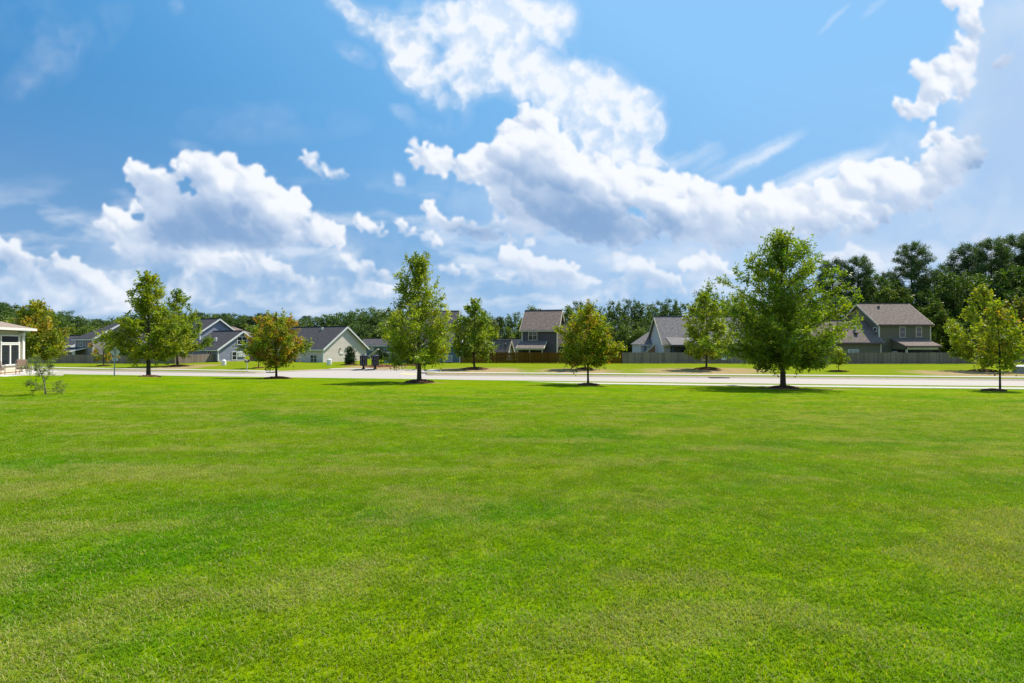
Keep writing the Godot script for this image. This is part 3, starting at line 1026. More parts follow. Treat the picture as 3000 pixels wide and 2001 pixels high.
func build_houses() -> void:
	var shingle_dark := grain(mat(0.100, 0.098, 0.110, 0.95, 0.25), 0.03, 0.62, 1.0, 0.15, 31, 4)
	var shingle_brown := grain(mat(0.270, 0.215, 0.190, 0.95, 0.25), 0.03, 0.62, 1.0, 0.15, 32, 4)
	var shingle_grey := grain(mat(0.285, 0.265, 0.265, 0.95, 0.25), 0.03, 0.62, 1.0, 0.15, 33, 4)
	var shingle_blue := grain(mat(0.045, 0.055, 0.068, 0.95, 0.25), 0.03, 0.62, 1.0, 0.15, 34, 4)
	var white := mat(0.62, 0.64, 0.66, 0.6)
	var cream := mat(0.56, 0.52, 0.40, 0.65)
	var blue := grain(mat(0.215, 0.235, 0.325, 0.7), 0.02, 0.9, 1.08, 0.2, 35)
	var beige := grain(mat(0.60, 0.55, 0.52, 0.7), 0.02, 0.92, 1.08, 0.2, 36)
	var grey := grain(mat(0.265, 0.245, 0.265, 0.7), 0.02, 0.92, 1.08, 0.2, 37)
	var charcoal := grain(mat(0.092, 0.080, 0.086, 0.7), 0.02, 0.9, 1.1, 0.2, 38)
	var olive := grain(mat(0.155, 0.145, 0.095, 0.7), 0.02, 0.9, 1.1, 0.2, 39)
	var pale := grain(mat(0.52, 0.51, 0.57, 0.7), 0.02, 0.92, 1.06, 0.2, 40)
	var bright := mat(0.56, 0.56, 0.54, 0.7)
	var slate_blue := grain(mat(0.105, 0.165, 0.215, 0.7), 0.02, 0.9, 1.08, 0.2, 41)
	var navy := mat(0.030, 0.050, 0.080, 0.7)

	var blind := mat(0.30, 0.32, 0.33, 0.35, 0.5)
	var dark := mat(0.03, 0.03, 0.032, 0.9, 0.2)
	var screen := mat(0.03, 0.032, 0.034, 0.9, 0.2)       # insect screen: see-through mesh, toned dark to carry the shade inside the porches
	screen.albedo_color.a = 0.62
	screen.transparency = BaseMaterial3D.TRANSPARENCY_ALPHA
	var wood := mat(0.28, 0.17, 0.10, 0.8)
	M.white = white
	var up := Vector3.UP
	var gy := 0.15
	M.house = {}

	# ---------- pale house with a big grey roof, behind the grey fence
	var T := turn_to(1946, 80.0, 0.0)
	var h := house("pale grey house with a broad light grey roof behind the grey fence", T)
	var loc := func(t: Transform3D) -> Transform3D: return Transform3D(t.basis, t.origin - Vector3(h.position.x, 0, h.position.z))
	var q: Transform3D = loc.call(T)
	block(h, q, 13.0, 9.0, gy, 3.0, 7.3, pale, shingle_grey, cream, {"over": 0.4})
	shed_roof(h, back(q, 0.4, 0, 0.0), 6.0, 3.0, 3.9, 2.75, shingle_grey, navy)
	for e in [0.5, 3.4, 6.2]:
		post(h, q * Vector3(e, 0, 2.8), gy, 2.65, 0.16, navy)
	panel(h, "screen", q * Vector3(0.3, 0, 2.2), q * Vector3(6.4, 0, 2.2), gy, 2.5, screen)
	window_at(h, q * Vector3(3.2, 1.5, 0.0), q.basis.z, 1.4, 1.2, 2, 1, white, M.pane)
	# wing on the far left, with hipped roof and white walls
	var w: Transform3D = loc.call(turn_to(1877, 87.0, 0.0))
	block(h, w, 4.2, 6.0, gy, 2.9, 5.4, pale, shingle_grey, white, {"hip_left": 1, "over": 0.3})
	panel(h, "shutter", w * Vector3(0.5, 0, 0.06), w * Vector3(1.05, 0, 0.06), 1.0, 2.6, blue)
	panel(h, "casing", w * Vector3(1.08, 0, 0.07), w * Vector3(1.35, 0, 0.07), gy, 2.8, white)
	var g2: Transform3D = loc.call(turn_to(1900, 84.0, 0.0))
	# porch gable with brown boards facing us
	var mb := MB.new()
	mb.poly(PackedVector3Array([g2 * Vector3(-0.5, 1.35, 0), g2 * Vector3(1.1, 1.35, 0), g2 * Vector3(1.1, 2.7, 0)]), g2.basis.z, 0.06)
	part(h, "porch_gable", mb, wood)
	mb = MB.new()
	mb.bar(g2 * Vector3(-0.75, 1.25, 0.06), g2 * Vector3(1.15, 2.85, 0.06), 0.06, 0.2)
	mb.bar(g2 * Vector3(-0.7, 1.28, 0.06), g2 * Vector3(1.15, 1.28, 0.06), 0.06, 0.16)
	part(h, "rake_board", mb, cream)
	var g3: Transform3D = loc.call(turn_to(1877, 92.0, -90.0))
	block(h, Transform3D(Basis(Vector3.UP, deg_to_rad(-90.0)), (g3 as Transform3D).origin), 5.0, 2.2, 0.0, 1.1, 2.35, beige, shingle_grey, cream, {"over": 0.2})

	# ---------- olive house at the right
	T = turn_to(2575, 76.0, 0.0)
	h = house("olive green two storey house with brown shingles behind the grey fence", T)
	q = loc_of(h, T)
	block(h, q, 7.6, 9.0, gy, 5.85, 9.1, olive, shingle_brown, cream, {"over": 0.32, "gutter": mat(0.11, 0.085, 0.075)})
	window_at(h, q * Vector3(X(2643, 76.0) - T.origin.x, Y(973, 76.0), 0), q.basis.z, 0.9, 1.65, 1, 2, cream, M.pane)
	window_at(h, q * Vector3(X(2691, 76.0) - T.origin.x, Y(972.5, 76.0), 0), q.basis.z, 0.9, 1.6, 1, 2, cream, M.pane)
	window_at(h, q * Vector3(0, Y(965.5, 76.7), -0.75), -q.basis.x, 0.7, 0.7, 1, 1, white, M.pane)
	mb = MB.new()
	mb.box(q * Vector3(-0.02, 4.7, 0.05), Vector3(0.12, 2.3, 0.1))
	part(h, "downpipe", mb, white)
	w = loc_of(h, turn_to(2380, 75.2, 0.0))
	block(h, w, X(2580, 75.2) - X(2380, 75.2), 7.6, gy, 3.2, 6.35, olive, shingle_brown, cream, {"over": 0.3, "hip_left": 1, "gutter": mat(0.11, 0.085, 0.075)})
	window_at(h, w * Vector3(X(2499.5, 75.2) - X(2380, 75.2), Y(1033, 75.2), 0), w.basis.z, 1.55, 0.95, 2, 1, white, blind)
	roof_vent(h, w * Vector3(X(2538, 75.2) - X(2380, 75.2) - 0.3, 5.2, -2.0), white)
	roof_vent(h, q * Vector3(2.4, 8.35, -3.4), mat(0.1, 0.09, 0.09))
	mb = MB.new()
	mb.box(w * Vector3(X(2527, 75.2) - X(2380, 75.2) - 0.2, 4.45, -1.1), Vector3(0.5, 0.16, 0.4))
	part(h, "roof_vent", mb, dark)
	var pr := back(q, X(2612, 76.0) - T.origin.x, 0, 0)
	shed_roof(h, pr, 4.7, 3.1, 3.72, 2.62, shingle_brown, mat(0.16, 0.12, 0.11))
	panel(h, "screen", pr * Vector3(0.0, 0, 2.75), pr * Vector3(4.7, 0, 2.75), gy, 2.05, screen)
	mb = MB.new()
	mb.tri(pr * Vector3(-0.06, 2.1, 0.0), pr * Vector3(-0.06, 2.5, 2.75), pr * Vector3(-0.06, 3.55, 0.0))
	mb.tri(pr * Vector3(-0.06, 2.1, 0.0), pr * Vector3(-0.06, 2.1, 2.75), pr * Vector3(-0.06, 2.5, 2.75))
	part(h, "porch_gable", mb, olive)
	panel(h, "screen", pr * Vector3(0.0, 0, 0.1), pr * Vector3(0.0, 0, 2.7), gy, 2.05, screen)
	panel(h, "beam", pr * Vector3(0.1, 0, 2.85), pr * Vector3(4.6, 0, 2.85), 2.07, 2.36, cream)
	post(h, pr * Vector3(0.02, 0, 2.86), gy, 2.07, 0.18, cream)
	post(h, pr * Vector3(4.66, 0, 2.86), gy, 2.4, 0.18, mat(0.07, 0.055, 0.05))
	mb = MB.new()
	mb.box(pr * Vector3(-0.04, 1.2, 0.7), Vector3(0.06, 1.2, 0.9))
	part(h, "door", mb, white)

	# ---------- dark two storey house behind the brown fence
	T = turn_to(1530, 78.0, -14.0)
	h = house("dark grey two storey house with tan shingles behind the brown fence", T)
	q = loc_of(h, T)
	block(h, q, 5.35, 6.8, gy, 5.1, 8.05, charcoal, shingle_brown, cream, {"over": 0.32})
	window_at(h, q * Vector3(1.65, Y(982.5, 78.0), 0), q.basis.z, 1.4, 1.55, 2, 2, cream, M.pane)
	w = back(q, 5.3, 0, -1.6)
	block(h, w, 5.5, 6.0, gy, 2.85, 6.2, charcoal, shingle_brown, cream, {"over": 0.3})
	pr = back(q, -0.15, 0, 0)
	shed_roof(h, pr, 3.75, 2.6, 3.35, 2.30, shingle_brown, cream)
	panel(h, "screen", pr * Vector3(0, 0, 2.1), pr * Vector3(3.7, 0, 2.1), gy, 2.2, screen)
	panel(h, "beam", pr * Vector3(-0.05, 0, 2.42), pr * Vector3(3.8, 0, 2.42), 1.98, 2.17, cream)
	for e in [0.0, 1.8, 3.7]:
		post(h, pr * Vector3(e, 0, 2.40), gy, 1.97, 0.14, cream)
	roof_vent(h, w * Vector3(1.6, 4.4, -1.0), dark)

	# ---------- small brown roofed house with a white gable, and the blue roofed one beyond
	T = turn_to(1415, 84.0, -22.0)
	h = house("low house with brown roof and bright white gable end behind the fence", T)
	q = loc_of(h, T)
	block(h, q, 4.1, 3.4, -0.4, 1.0, 3.35, bright, shingle_brown, cream, {"over": 0.25})
	T = turn_to(1462, 98.0, -4.0)
	h = house("grey house with dark blue shingle roof beyond the brown fence", T)
	q = loc_of(h, T)
	block(h, q, 9.0, 7.0, -0.4, 2.0, 3.75, grey, shingle_blue, white, {"over": 0.3})
	window_at(h, q * Vector3(X(1504, 98.0) - T.origin.x, Y(1030, 98.0), 0), q.basis.z, 1.05, 1.4, 2, 2, white, blind)
	roof_vent(h, q * Vector3(5.2, 3.2, -2.5), white)

	# ---------- slate blue house behind the tall oak
	T = turn_to(1150, 71.5, 0.0)
	h = house("slate blue house with recessed dark porch behind the tall roadside oak", T)
	q = loc_of(h, T)
	var LW := X(1346, 71.5) - X(1150, 71.5)
	block(h, q, LW, 8.0, gy, 2.75, 5.2, slate_blue, shingle_dark, white, {"over": 0.3, "no_corner": 1})
	w = loc_of(h, turn_to(1185, 75.0, 0.0))
	block(h, w, 7.45, 7.0, 2.5, 5.3, 7.8, slate_blue, shingle_dark, white, {"over": 0.3})
	window_at(h, q * Vector3(X(1312, 71.5) - T.origin.x, Y(1051, 71.5), 0), q.basis.z, 1.30, 0.92, 2, 1, white, blind)
	window_at(h, q * Vector3(X(1283, 71.5) - T.origin.x, Y(1051, 71.5), 0), q.basis.z, 0.70, 0.92, 1, 1, white, M.pane)
	for e in [1152.0, 1178.0]:
		post(h, q * Vector3(X(e, 71.5) - T.origin.x, 0, 0.15), gy, 2.6, 0.16, mat(0.02, 0.02, 0.022))
	# white garage with a dark strip of glazing beside it
	T = turn_to(1126, 72.5, 0.0)
	h = house("white garage wing between the shrub tree and the slate blue house", T)
	q = loc_of(h, T)
	block(h, q, 1.15, 5.0, gy, 1.75, 2.5, bright, shingle_dark, white, {"over": 0.12, "no_corner": 1})
	mb = MB.new()
	for k in 3:
		mb.box(q * Vector3(0.62 + k * 0.2, 1.15, 0.04), Vector3(0.14, 0.12, 0.04))
	part(h, "glazing", mb, M.pane)

	# ---------- navy house seen past the corner of the beige one
	T = turn_to(1058, 92.0, 0.0)
	h = house("navy blue house with a small square window beyond the mail boxes", T)
	q = loc_of(h, T)
	block(h, q, 7.5, 7.0, gy, 2.6, 3.7, slate_blue, shingle_dark, white, {"over": 0.3})
	window_at(h, q * Vector3(X(1090, 92.0) - T.origin.x, Y(1022, 92.0), 0), q.basis.z, 0.55, 0.6, 2, 2, white, wood)
	w = loc_of(h, turn_to(1085, 88.0, 0.0))
	mb = MB.new()
	mb.poly(PackedVector3Array([w * Vector3(0, 0.85, 0), w * Vector3(2.6, 0.85, 0), w * Vector3(1.3, 1.85, 0)]), w.basis.z, 0.06)
	part(h, "porch_gable", mb, beige)
	mb = MB.new()
	mb.bar(w * Vector3(-0.2, 0.75, 0.1), w * Vector3(1.3, 1.95, 0.1), 0.5, 0.14)
	mb.bar(w * Vector3(2.8, 0.75, 0.1), w * Vector3(1.3, 1.95, 0.1), 0.5, 0.14)
	part(h, "rake_board", mb, cream)
	for e in [0.05, 2.55]:
		post(h, w * Vector3(e, 0, 0.05), gy, 0.85, 0.14, cream)

	# ---------- beige house in the middle
	T = turn_to(947, 74.0, -24.0)
	h = house("beige gabled house with dark roof behind the mail boxes", T)
	q = loc_of(h, back(T, -13.0))
	block(h, q, 13.0, 9.3, gy - 0.1, 2.25, 5.45, beige, shingle_dark, white, {"over": 0.35})
	for e in [[838.0, 1050.5], [914.0, 1050.5]]:
		var dd: float = 74.0 + (947.0 - e[0]) * 0.0205
		window_at(h, q * Vector3(13.0 - (947.0 - e[0]) * 0.0535, Y(e[1], dd), 0), q.basis.z, 1.35, 1.15, 2, 2, white, M.pane)
	roof_vent(h, q * Vector3(9.0, 5.0, -3.9), white)
	# vents and a meter on the sunlit gable wall
	var gb := back(q, 13.0, 0, 0)
	mb = MB.new()
	mb.box(gb * Vector3(0.05, 1.45, -3.7), Vector3(0.06, 0.26, 0.75), Color.WHITE, q.basis)
	part(h, "wall_vent", mb, white)
	for z in [-3.4, -4.6]:
		mb = MB.new()
		mb.box(gb * Vector3(0.1, 2.15, z), Vector3(0.2, 0.22, 0.14), Color.WHITE, q.basis)
		part(h, "flood_light", mb, mat(0.25, 0.25, 0.25))

	# ---------- blue house to the left of it
	T = turn_to(639, 74.0, -24.0)
	h = house("blue gabled house with white window trim and dark roof", T)
	q = loc_of(h, back(T, -6.0))
	block(h, q, 6.0, 7.7, gy + 0.25, 2.2, 4.75, blue, shingle_dark, white, {"over": 0.35})
	mb = MB.new()
	mb.box(q * Vector3(6.0, 0.2, -3.85), Vector3(0.16, 0.5, 7.7), Color.WHITE, q.basis)
	part(h, "foundation", mb, M.concrete)
	gb = back(q, 6.0, 0, 0)
	window_at(h, gb * Vector3(0, Y(998, 77.4), -3.85), q.basis.x, 1.75, 1.25, 2, 2, white, M.pane)
	window_at(h, gb * Vector3(0, Y(1042.5, 76.4), -2.55), q.basis.x, 0.85, 1.3, 1, 2, white, M.pane)
	mb = MB.new()
	mb.box(gb * Vector3(0.04, Y(1038, 77.4), -3.7), Vector3(0.07, 0.86, 1.3), Color.WHITE, q.basis)
	var vent := part(h, "louvre_vent", mb, white)
	for k in 6:
		mb = MB.new()
		mb.box(gb * Vector3(0.10, Y(1038, 77.4) - 0.34 + k * 0.135, -3.7), Vector3(0.05, 0.085, 1.1), Color.WHITE, q.basis * Basis(Vector3.FORWARD, 0.5))
		part(vent, "slat", mb, white)
	mb = MB.new()
	mb.box(gb * Vector3(0.12, Y(1023.0, 77.4), -4.3), Vector3(0.25, 0.22, 0.3), Color.WHITE, q.basis)
	part(h, "flood_light", mb, mat(0.3, 0.3, 0.3))
	window_at(h, q * Vector3(6.0 - (639.0 - 607.0) * 0.054, Y(1036, 74.8), 0), q.basis.z, 1.05, 1.15, 2, 1, white, M.pane)
	roof_vent(h, q * Vector3(3.6, 3.4, -1.4), white)
	# the taller part behind
	w = loc_of(h, back(turn_to(586, 85.0, -24.0), -7.0))
	block(h, w, 7.0, 6.6, gy, 4.9, 7.1, blue, shingle_dark, white, {"over": 0.35})
	w = loc_of(h, back(turn_to(640, 92.0, -24.0), -2.0))
	block(h, w, 5.0, 5.5, gy, 4.4, 6.1, blue, shingle_brown, white, {"over": 0.3, "hip_right": 1, "hip_left": 1})
	w = loc_of(h, back(turn_to(716, 88.0, -24.0), -2.0))
	block(h, w, 4.0, 5.5, gy, 2.6, 4.5, blue, shingle_dark, white, {"over": 0.3, "hip_right": 1})

	# ---------- grey house behind the left fence
	T = turn_to(273, 78.0, -26.0)
	h = house("grey two storey house with hipped dark roof and lean-to porch behind the fence", T)
	q = loc_of(h, back(T, -5.0))
	block(h, q, 5.0, 8.0, gy, 3.75, 6.3, grey, shingle_dark, white, {"over": 0.35, "hip_left": 1})
	window_at(h, q * Vector3(1.6, Y(1005.5, 79.5), 0), q.basis.z, 1.05, 1.2, 2, 2, white, M.pane)
	shed_roof(h, back(q, -2.6, 0, 0.05), 5.6, 2.6, 2.35, 1.75, shingle_dark, white)
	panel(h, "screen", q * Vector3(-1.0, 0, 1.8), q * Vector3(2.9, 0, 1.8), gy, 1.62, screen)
	for e in [-2.4, -1.1, 0.2, 2.9]:
		post(h, q * Vector3(e, 0, 2.4), gy, 1.66, 0.16, white)
	w = back(q, 5.0, 0, -2.4)
	block(h, w, 9.0, 5.6, gy, 2.5, 4.6, mat(0.22, 0.215, 0.215, 0.7), shingle_grey, white, {"over": 0.3})
	T = turn_to(205, 90.0, -26.0)
	h = house("beige house with low gable beyond the grey two storey house", T)
	q = loc_of(h, back(T, -9.0))
	block(h, q, 9.0, 7.0, gy, 2.4, 4.3, beige, shingle_dark, white, {"over": 0.35})
	T = turn_to(92, 84.0, -20.0)
	h = house("low pale house seen under the yellowing tree beside the patio", T)
	q = loc_of(h, back(T, -8.0))
	block(h, q, 11.0, 7.0, gy, 1.2, 2.6, pale, shingle_grey, white, {"over": 0.3})

func loc_of(h: Node3D, t: Transform3D) -> Transform3D:
	return Transform3D(t.basis, t.origin - Vector3(h.position.x, 0, h.position.z))

# ------------------------------------------------------------------ sunroom and patio at the left edge
var PA := Vector3.ZERO
var PU := Vector3.ZERO      # along the wall, away from the camera
var PN := Vector3.ZERO      # out of the wall

func patio_frame() -> void:
	PU = Vector3(-0.31, 0, -0.951).normalized()
	PN = Vector3(0.951, 0, -0.31).normalized()
	PA = Vector3(-36.55, 0, -38.3)     # far corner of the wall

func patio_has(x: float, d: float) -> bool:
	var r := Vector3(x, 0, -d) - PA
	var s := -r.dot(PU)
	var t := r.dot(PN)
	return t > -8.0 and t < 2.35 and s > -1.9 and s < 14.0

func build_sunroom() -> void:
	var gy := 0.85
	var siding_m := mat(0.52, 0.48, 0.38, 0.7)
	var white := mat(0.64, 0.64, 0.63, 0.55)
	var roofm := grain(mat(0.25, 0.20, 0.17, 0.95), 0.09, 0.7, 1.25, 0.3, 52)
	var T := Transform3D(Basis(PU, Vector3.UP, PN), PA - PU * 6.0)     # local x away from the camera, z out of the wall
	# concrete patio slab
	var mb := MB.new()
	mb.poly(PackedVector3Array([T * Vector3(-6.0, gy, 2.2), T * Vector3(6.6, gy, 2.2), T * Vector3(6.6, gy, -4.0), T * Vector3(-6.0, gy, -4.0)]), Vector3.UP, 0.6)
	structure("patio", mb, grain(mat(0.46, 0.445, 0.43, 0.9), 0.03, 0.9, 1.06, 0.5, 51))
	var h := thing("sunroom", "cream sided sunroom with white framed windows beside the concrete patio", "sunroom", Vector3(T.origin.x, gy, T.origin.z))
	var q := Transform3D(T.basis, Vector3.ZERO)
	mb = MB.new()
	siding(mb, q * Vector3(0, 0, 0), q * Vector3(6.0, 0, 0), PN, 0.08, [[0.0, 3.05], [6.0, 3.05]], 0.155)
	part(h, "wall", mb, siding_m)
	mb = MB.new()
	mb.quad(q * Vector3(6, 0.05, 0), q * Vector3(6, 0.05, -6), q * Vector3(6, 3.05, -6), q * Vector3(6, 3.05, 0))
	part(h, "wall", mb, siding_m)
	mb = MB.new()
	mb.quad(q * Vector3(0, 0.05, -6), q * Vector3(0, 0.05, 0), q * Vector3(0, 3.05, 0), q * Vector3(0, 3.05, -6))
	part(h, "wall", mb, siding_m)
	mb = MB.new()
	mb.box(q * Vector3(3.0, 0.04, -0.02), Vector3(6.0, 0.10, 0.06), Color.WHITE, q.basis)
	part(h, "base_board", mb, mat(0.30, 0.15, 0.06))
	mb = MB.new()
	mb.box(q * Vector3(5.94, 1.55, 0.0), Vector3(0.20, 3.0, 0.16), Color.WHITE, q.basis)
	part(h, "corner_board", mb, white)
	mb = MB.new()
	mb.box(q * Vector3(5.70, 1.5, 0.10), Vector3(0.09, 2.9, 0.08), Color.WHITE, q.basis)
	mb.bar(q * Vector3(5.70, 2.9, 0.12), q * Vector3(5.88, 3.05, 0.5), 0.08, 0.09)
	part(h, "downpipe", mb, white)
	# hipped roof
	var o := 0.5
	var y0 := 3.10
	var E := [q * Vector3(-o, y0, o), q * Vector3(6 + o, y0, o), q * Vector3(6 + o, y0, -6 - o), q * Vector3(-o, y0, -6 - o)]
	var top := q * Vector3(3.0, 4.3, -3.0)
	mb = MB.new()
	for k in 4:
		mb.tri(E[k] + Vector3.UP * 0.14, E[(k + 1) % 4] + Vector3.UP * 0.14, top + Vector3.UP * 0.14)
	mb.quad(E[3], E[2], E[1], E[0])
	part(h, "roof", mb, roofm)
	mb = MB.new()
	mb.bar(E[0] + PN * 0.05 + Vector3.UP * 0.05, E[1] + PN * 0.05 + Vector3.UP * 0.05, 0.10, 0.17)
	mb.bar(E[1] + PU * 0.05 + Vector3.UP * 0.05, E[2] + PU * 0.05 + Vector3.UP * 0.05, 0.10, 0.17)
	part(h, "gutter", mb, white)
	mb = MB.new()
	mb.box(q * Vector3(5.50, 2.78, 0.16), Vector3(0.22, 0.20, 0.30), Color.WHITE, q.basis)
	part(h, "wall_lamp", mb, white)
	# window unit: two tall sashes with a transom over them; a second unit goes on out of the picture
	for k in 2:
		var mid := 4.28 - k * 2.55
		window_at(h, q * Vector3(mid, 2.42, 0), PN, 2.15, 0.62, 1, 1, white, M.pane)
		window_at(h, q * Vector3(mid, 1.32, 0), PN, 2.15, 1.56, 2, 1, white, M.pane, 0.09)

func patio_chair(at: Vector3, turn: float, label: String) -> void:
	var t := thing("patio_chair", label, "chair", at, turn, "chairs on the patio")
	var frame := mat(0.30, 0.24, 0.18, 0.5)
	var cloth := grain(mat(0.30, 0.20, 0.155, 0.9), 0.08, 0.8, 1.15, 3.0, 61)
	var mb := MB.new()
	mb.box(Vector3(0, 0.40, 0.02), Vector3(0.56, 0.14, 0.56))
	part(t, "seat", mb, cloth)
	mb = MB.new()
	mb.box(Vector3(0, 0.74, -0.27), Vector3(0.50, 0.46, 0.05), Color.WHITE, Basis(Vector3.RIGHT, -0.16))
	part(t, "backrest", mb, cloth)
	mb = MB.new()
	var r := 0.022
	mb.tube(PackedVector3Array([Vector3(-0.30, 0.45, -0.24), Vector3(-0.30, 0.90, -0.33), Vector3(-0.22, 1.0, -0.345), Vector3(0.22, 1.0, -0.345), Vector3(0.30, 0.90, -0.33), Vector3(0.30, 0.45, -0.24)]), PackedFloat32Array([r, r, r, r, r, r]), 6)
	part(t, "back_frame", mb, frame)
	for s in [-1.0, 1.0]:
		mb = MB.new()
		mb.tube(PackedVector3Array([Vector3(s * 0.32, 0.66, -0.30), Vector3(s * 0.33, 0.67, 0.2), Vector3(s * 0.33, 0.62, 0.30)]), PackedFloat32Array([0.026, 0.026, 0.022]), 6)
		part(t, "armrest", mb, frame)
		mb = MB.new()
		mb.tube(PackedVector3Array([Vector3(s * 0.33, 0.62, 0.30), Vector3(s * 0.31, 0.0, 0.29)]), PackedFloat32Array([r, r]), 6)
		part(t, "leg", mb, frame)
		mb = MB.new()
		mb.tube(PackedVector3Array([Vector3(s * 0.30, 0.66, -0.29), Vector3(s * 0.30, 0.0, -0.31)]), PackedFloat32Array([r, r]), 6)
		part(t, "leg", mb, frame)

# ------------------------------------------------------------------ trees
var leaf_mats := {}

func leaf_mat(tint: Color, rough := 0.50, through := 1.0) -> StandardMaterial3D:
	var key := "%s %s" % [tint, rough]
	if not leaf_mats.has(key):
		var m := mat(minf(tint.r, 1.0), minf(tint.g, 1.0), minf(tint.b, 1.0), rough, 0.42)
		m.backlight_enabled = true
		m.backlight = Color(through * 0.93, through, through * 0.40)
		leaf_mats[key] = m
	return leaf_mats[key]

func prof_at(prof: Array, t: float) -> float:
	if t <= prof[0][0]:
		return prof[0][1]
	for k in prof.size() - 1:
		if t <= prof[k + 1][0]:
			return lerpf(prof[k][1], prof[k + 1][1], smoothstep(prof[k][0], prof[k + 1][0], t) * 0.5 + 0.5 * (t - prof[k][0]) / (prof[k + 1][0] - prof[k][0]))
	return prof[prof.size() - 1][1]

func rdir(r: RandomNumberGenerator) -> Vector3:
	var z := r.randf_range(-1.0, 1.0)
	var a := r.randf() * TAU
	var s := sqrt(1.0 - z * z)
	return Vector3(s * cos(a), z, s * sin(a))

func leaf(mb: MB, p: Vector3, a: Vector3, nn: Vector3, l: float, w: float, c: Color) -> void:
	var s := a.cross(nn).normalized() * w * 0.5
	var k := mb.v.size()
	var m := p + a * l * 0.45
	mb.v.append(p); mb.v.append(m + s); mb.v.append(p + a * l); mb.v.append(m - s)
	var f := s.cross(a).normalized()
	for q in 4:
		mb.n.append(f); mb.c.append(c)
	# counter-clockwise seen from f: p, m+s, tip, m-s when (m+s-p) x (tip-p) points along s x a
	mb.ix.append(k); mb.ix.append(k + 2); mb.ix.append(k + 1)
	mb.ix.append(k); mb.ix.append(k + 3); mb.ix.append(k + 2)

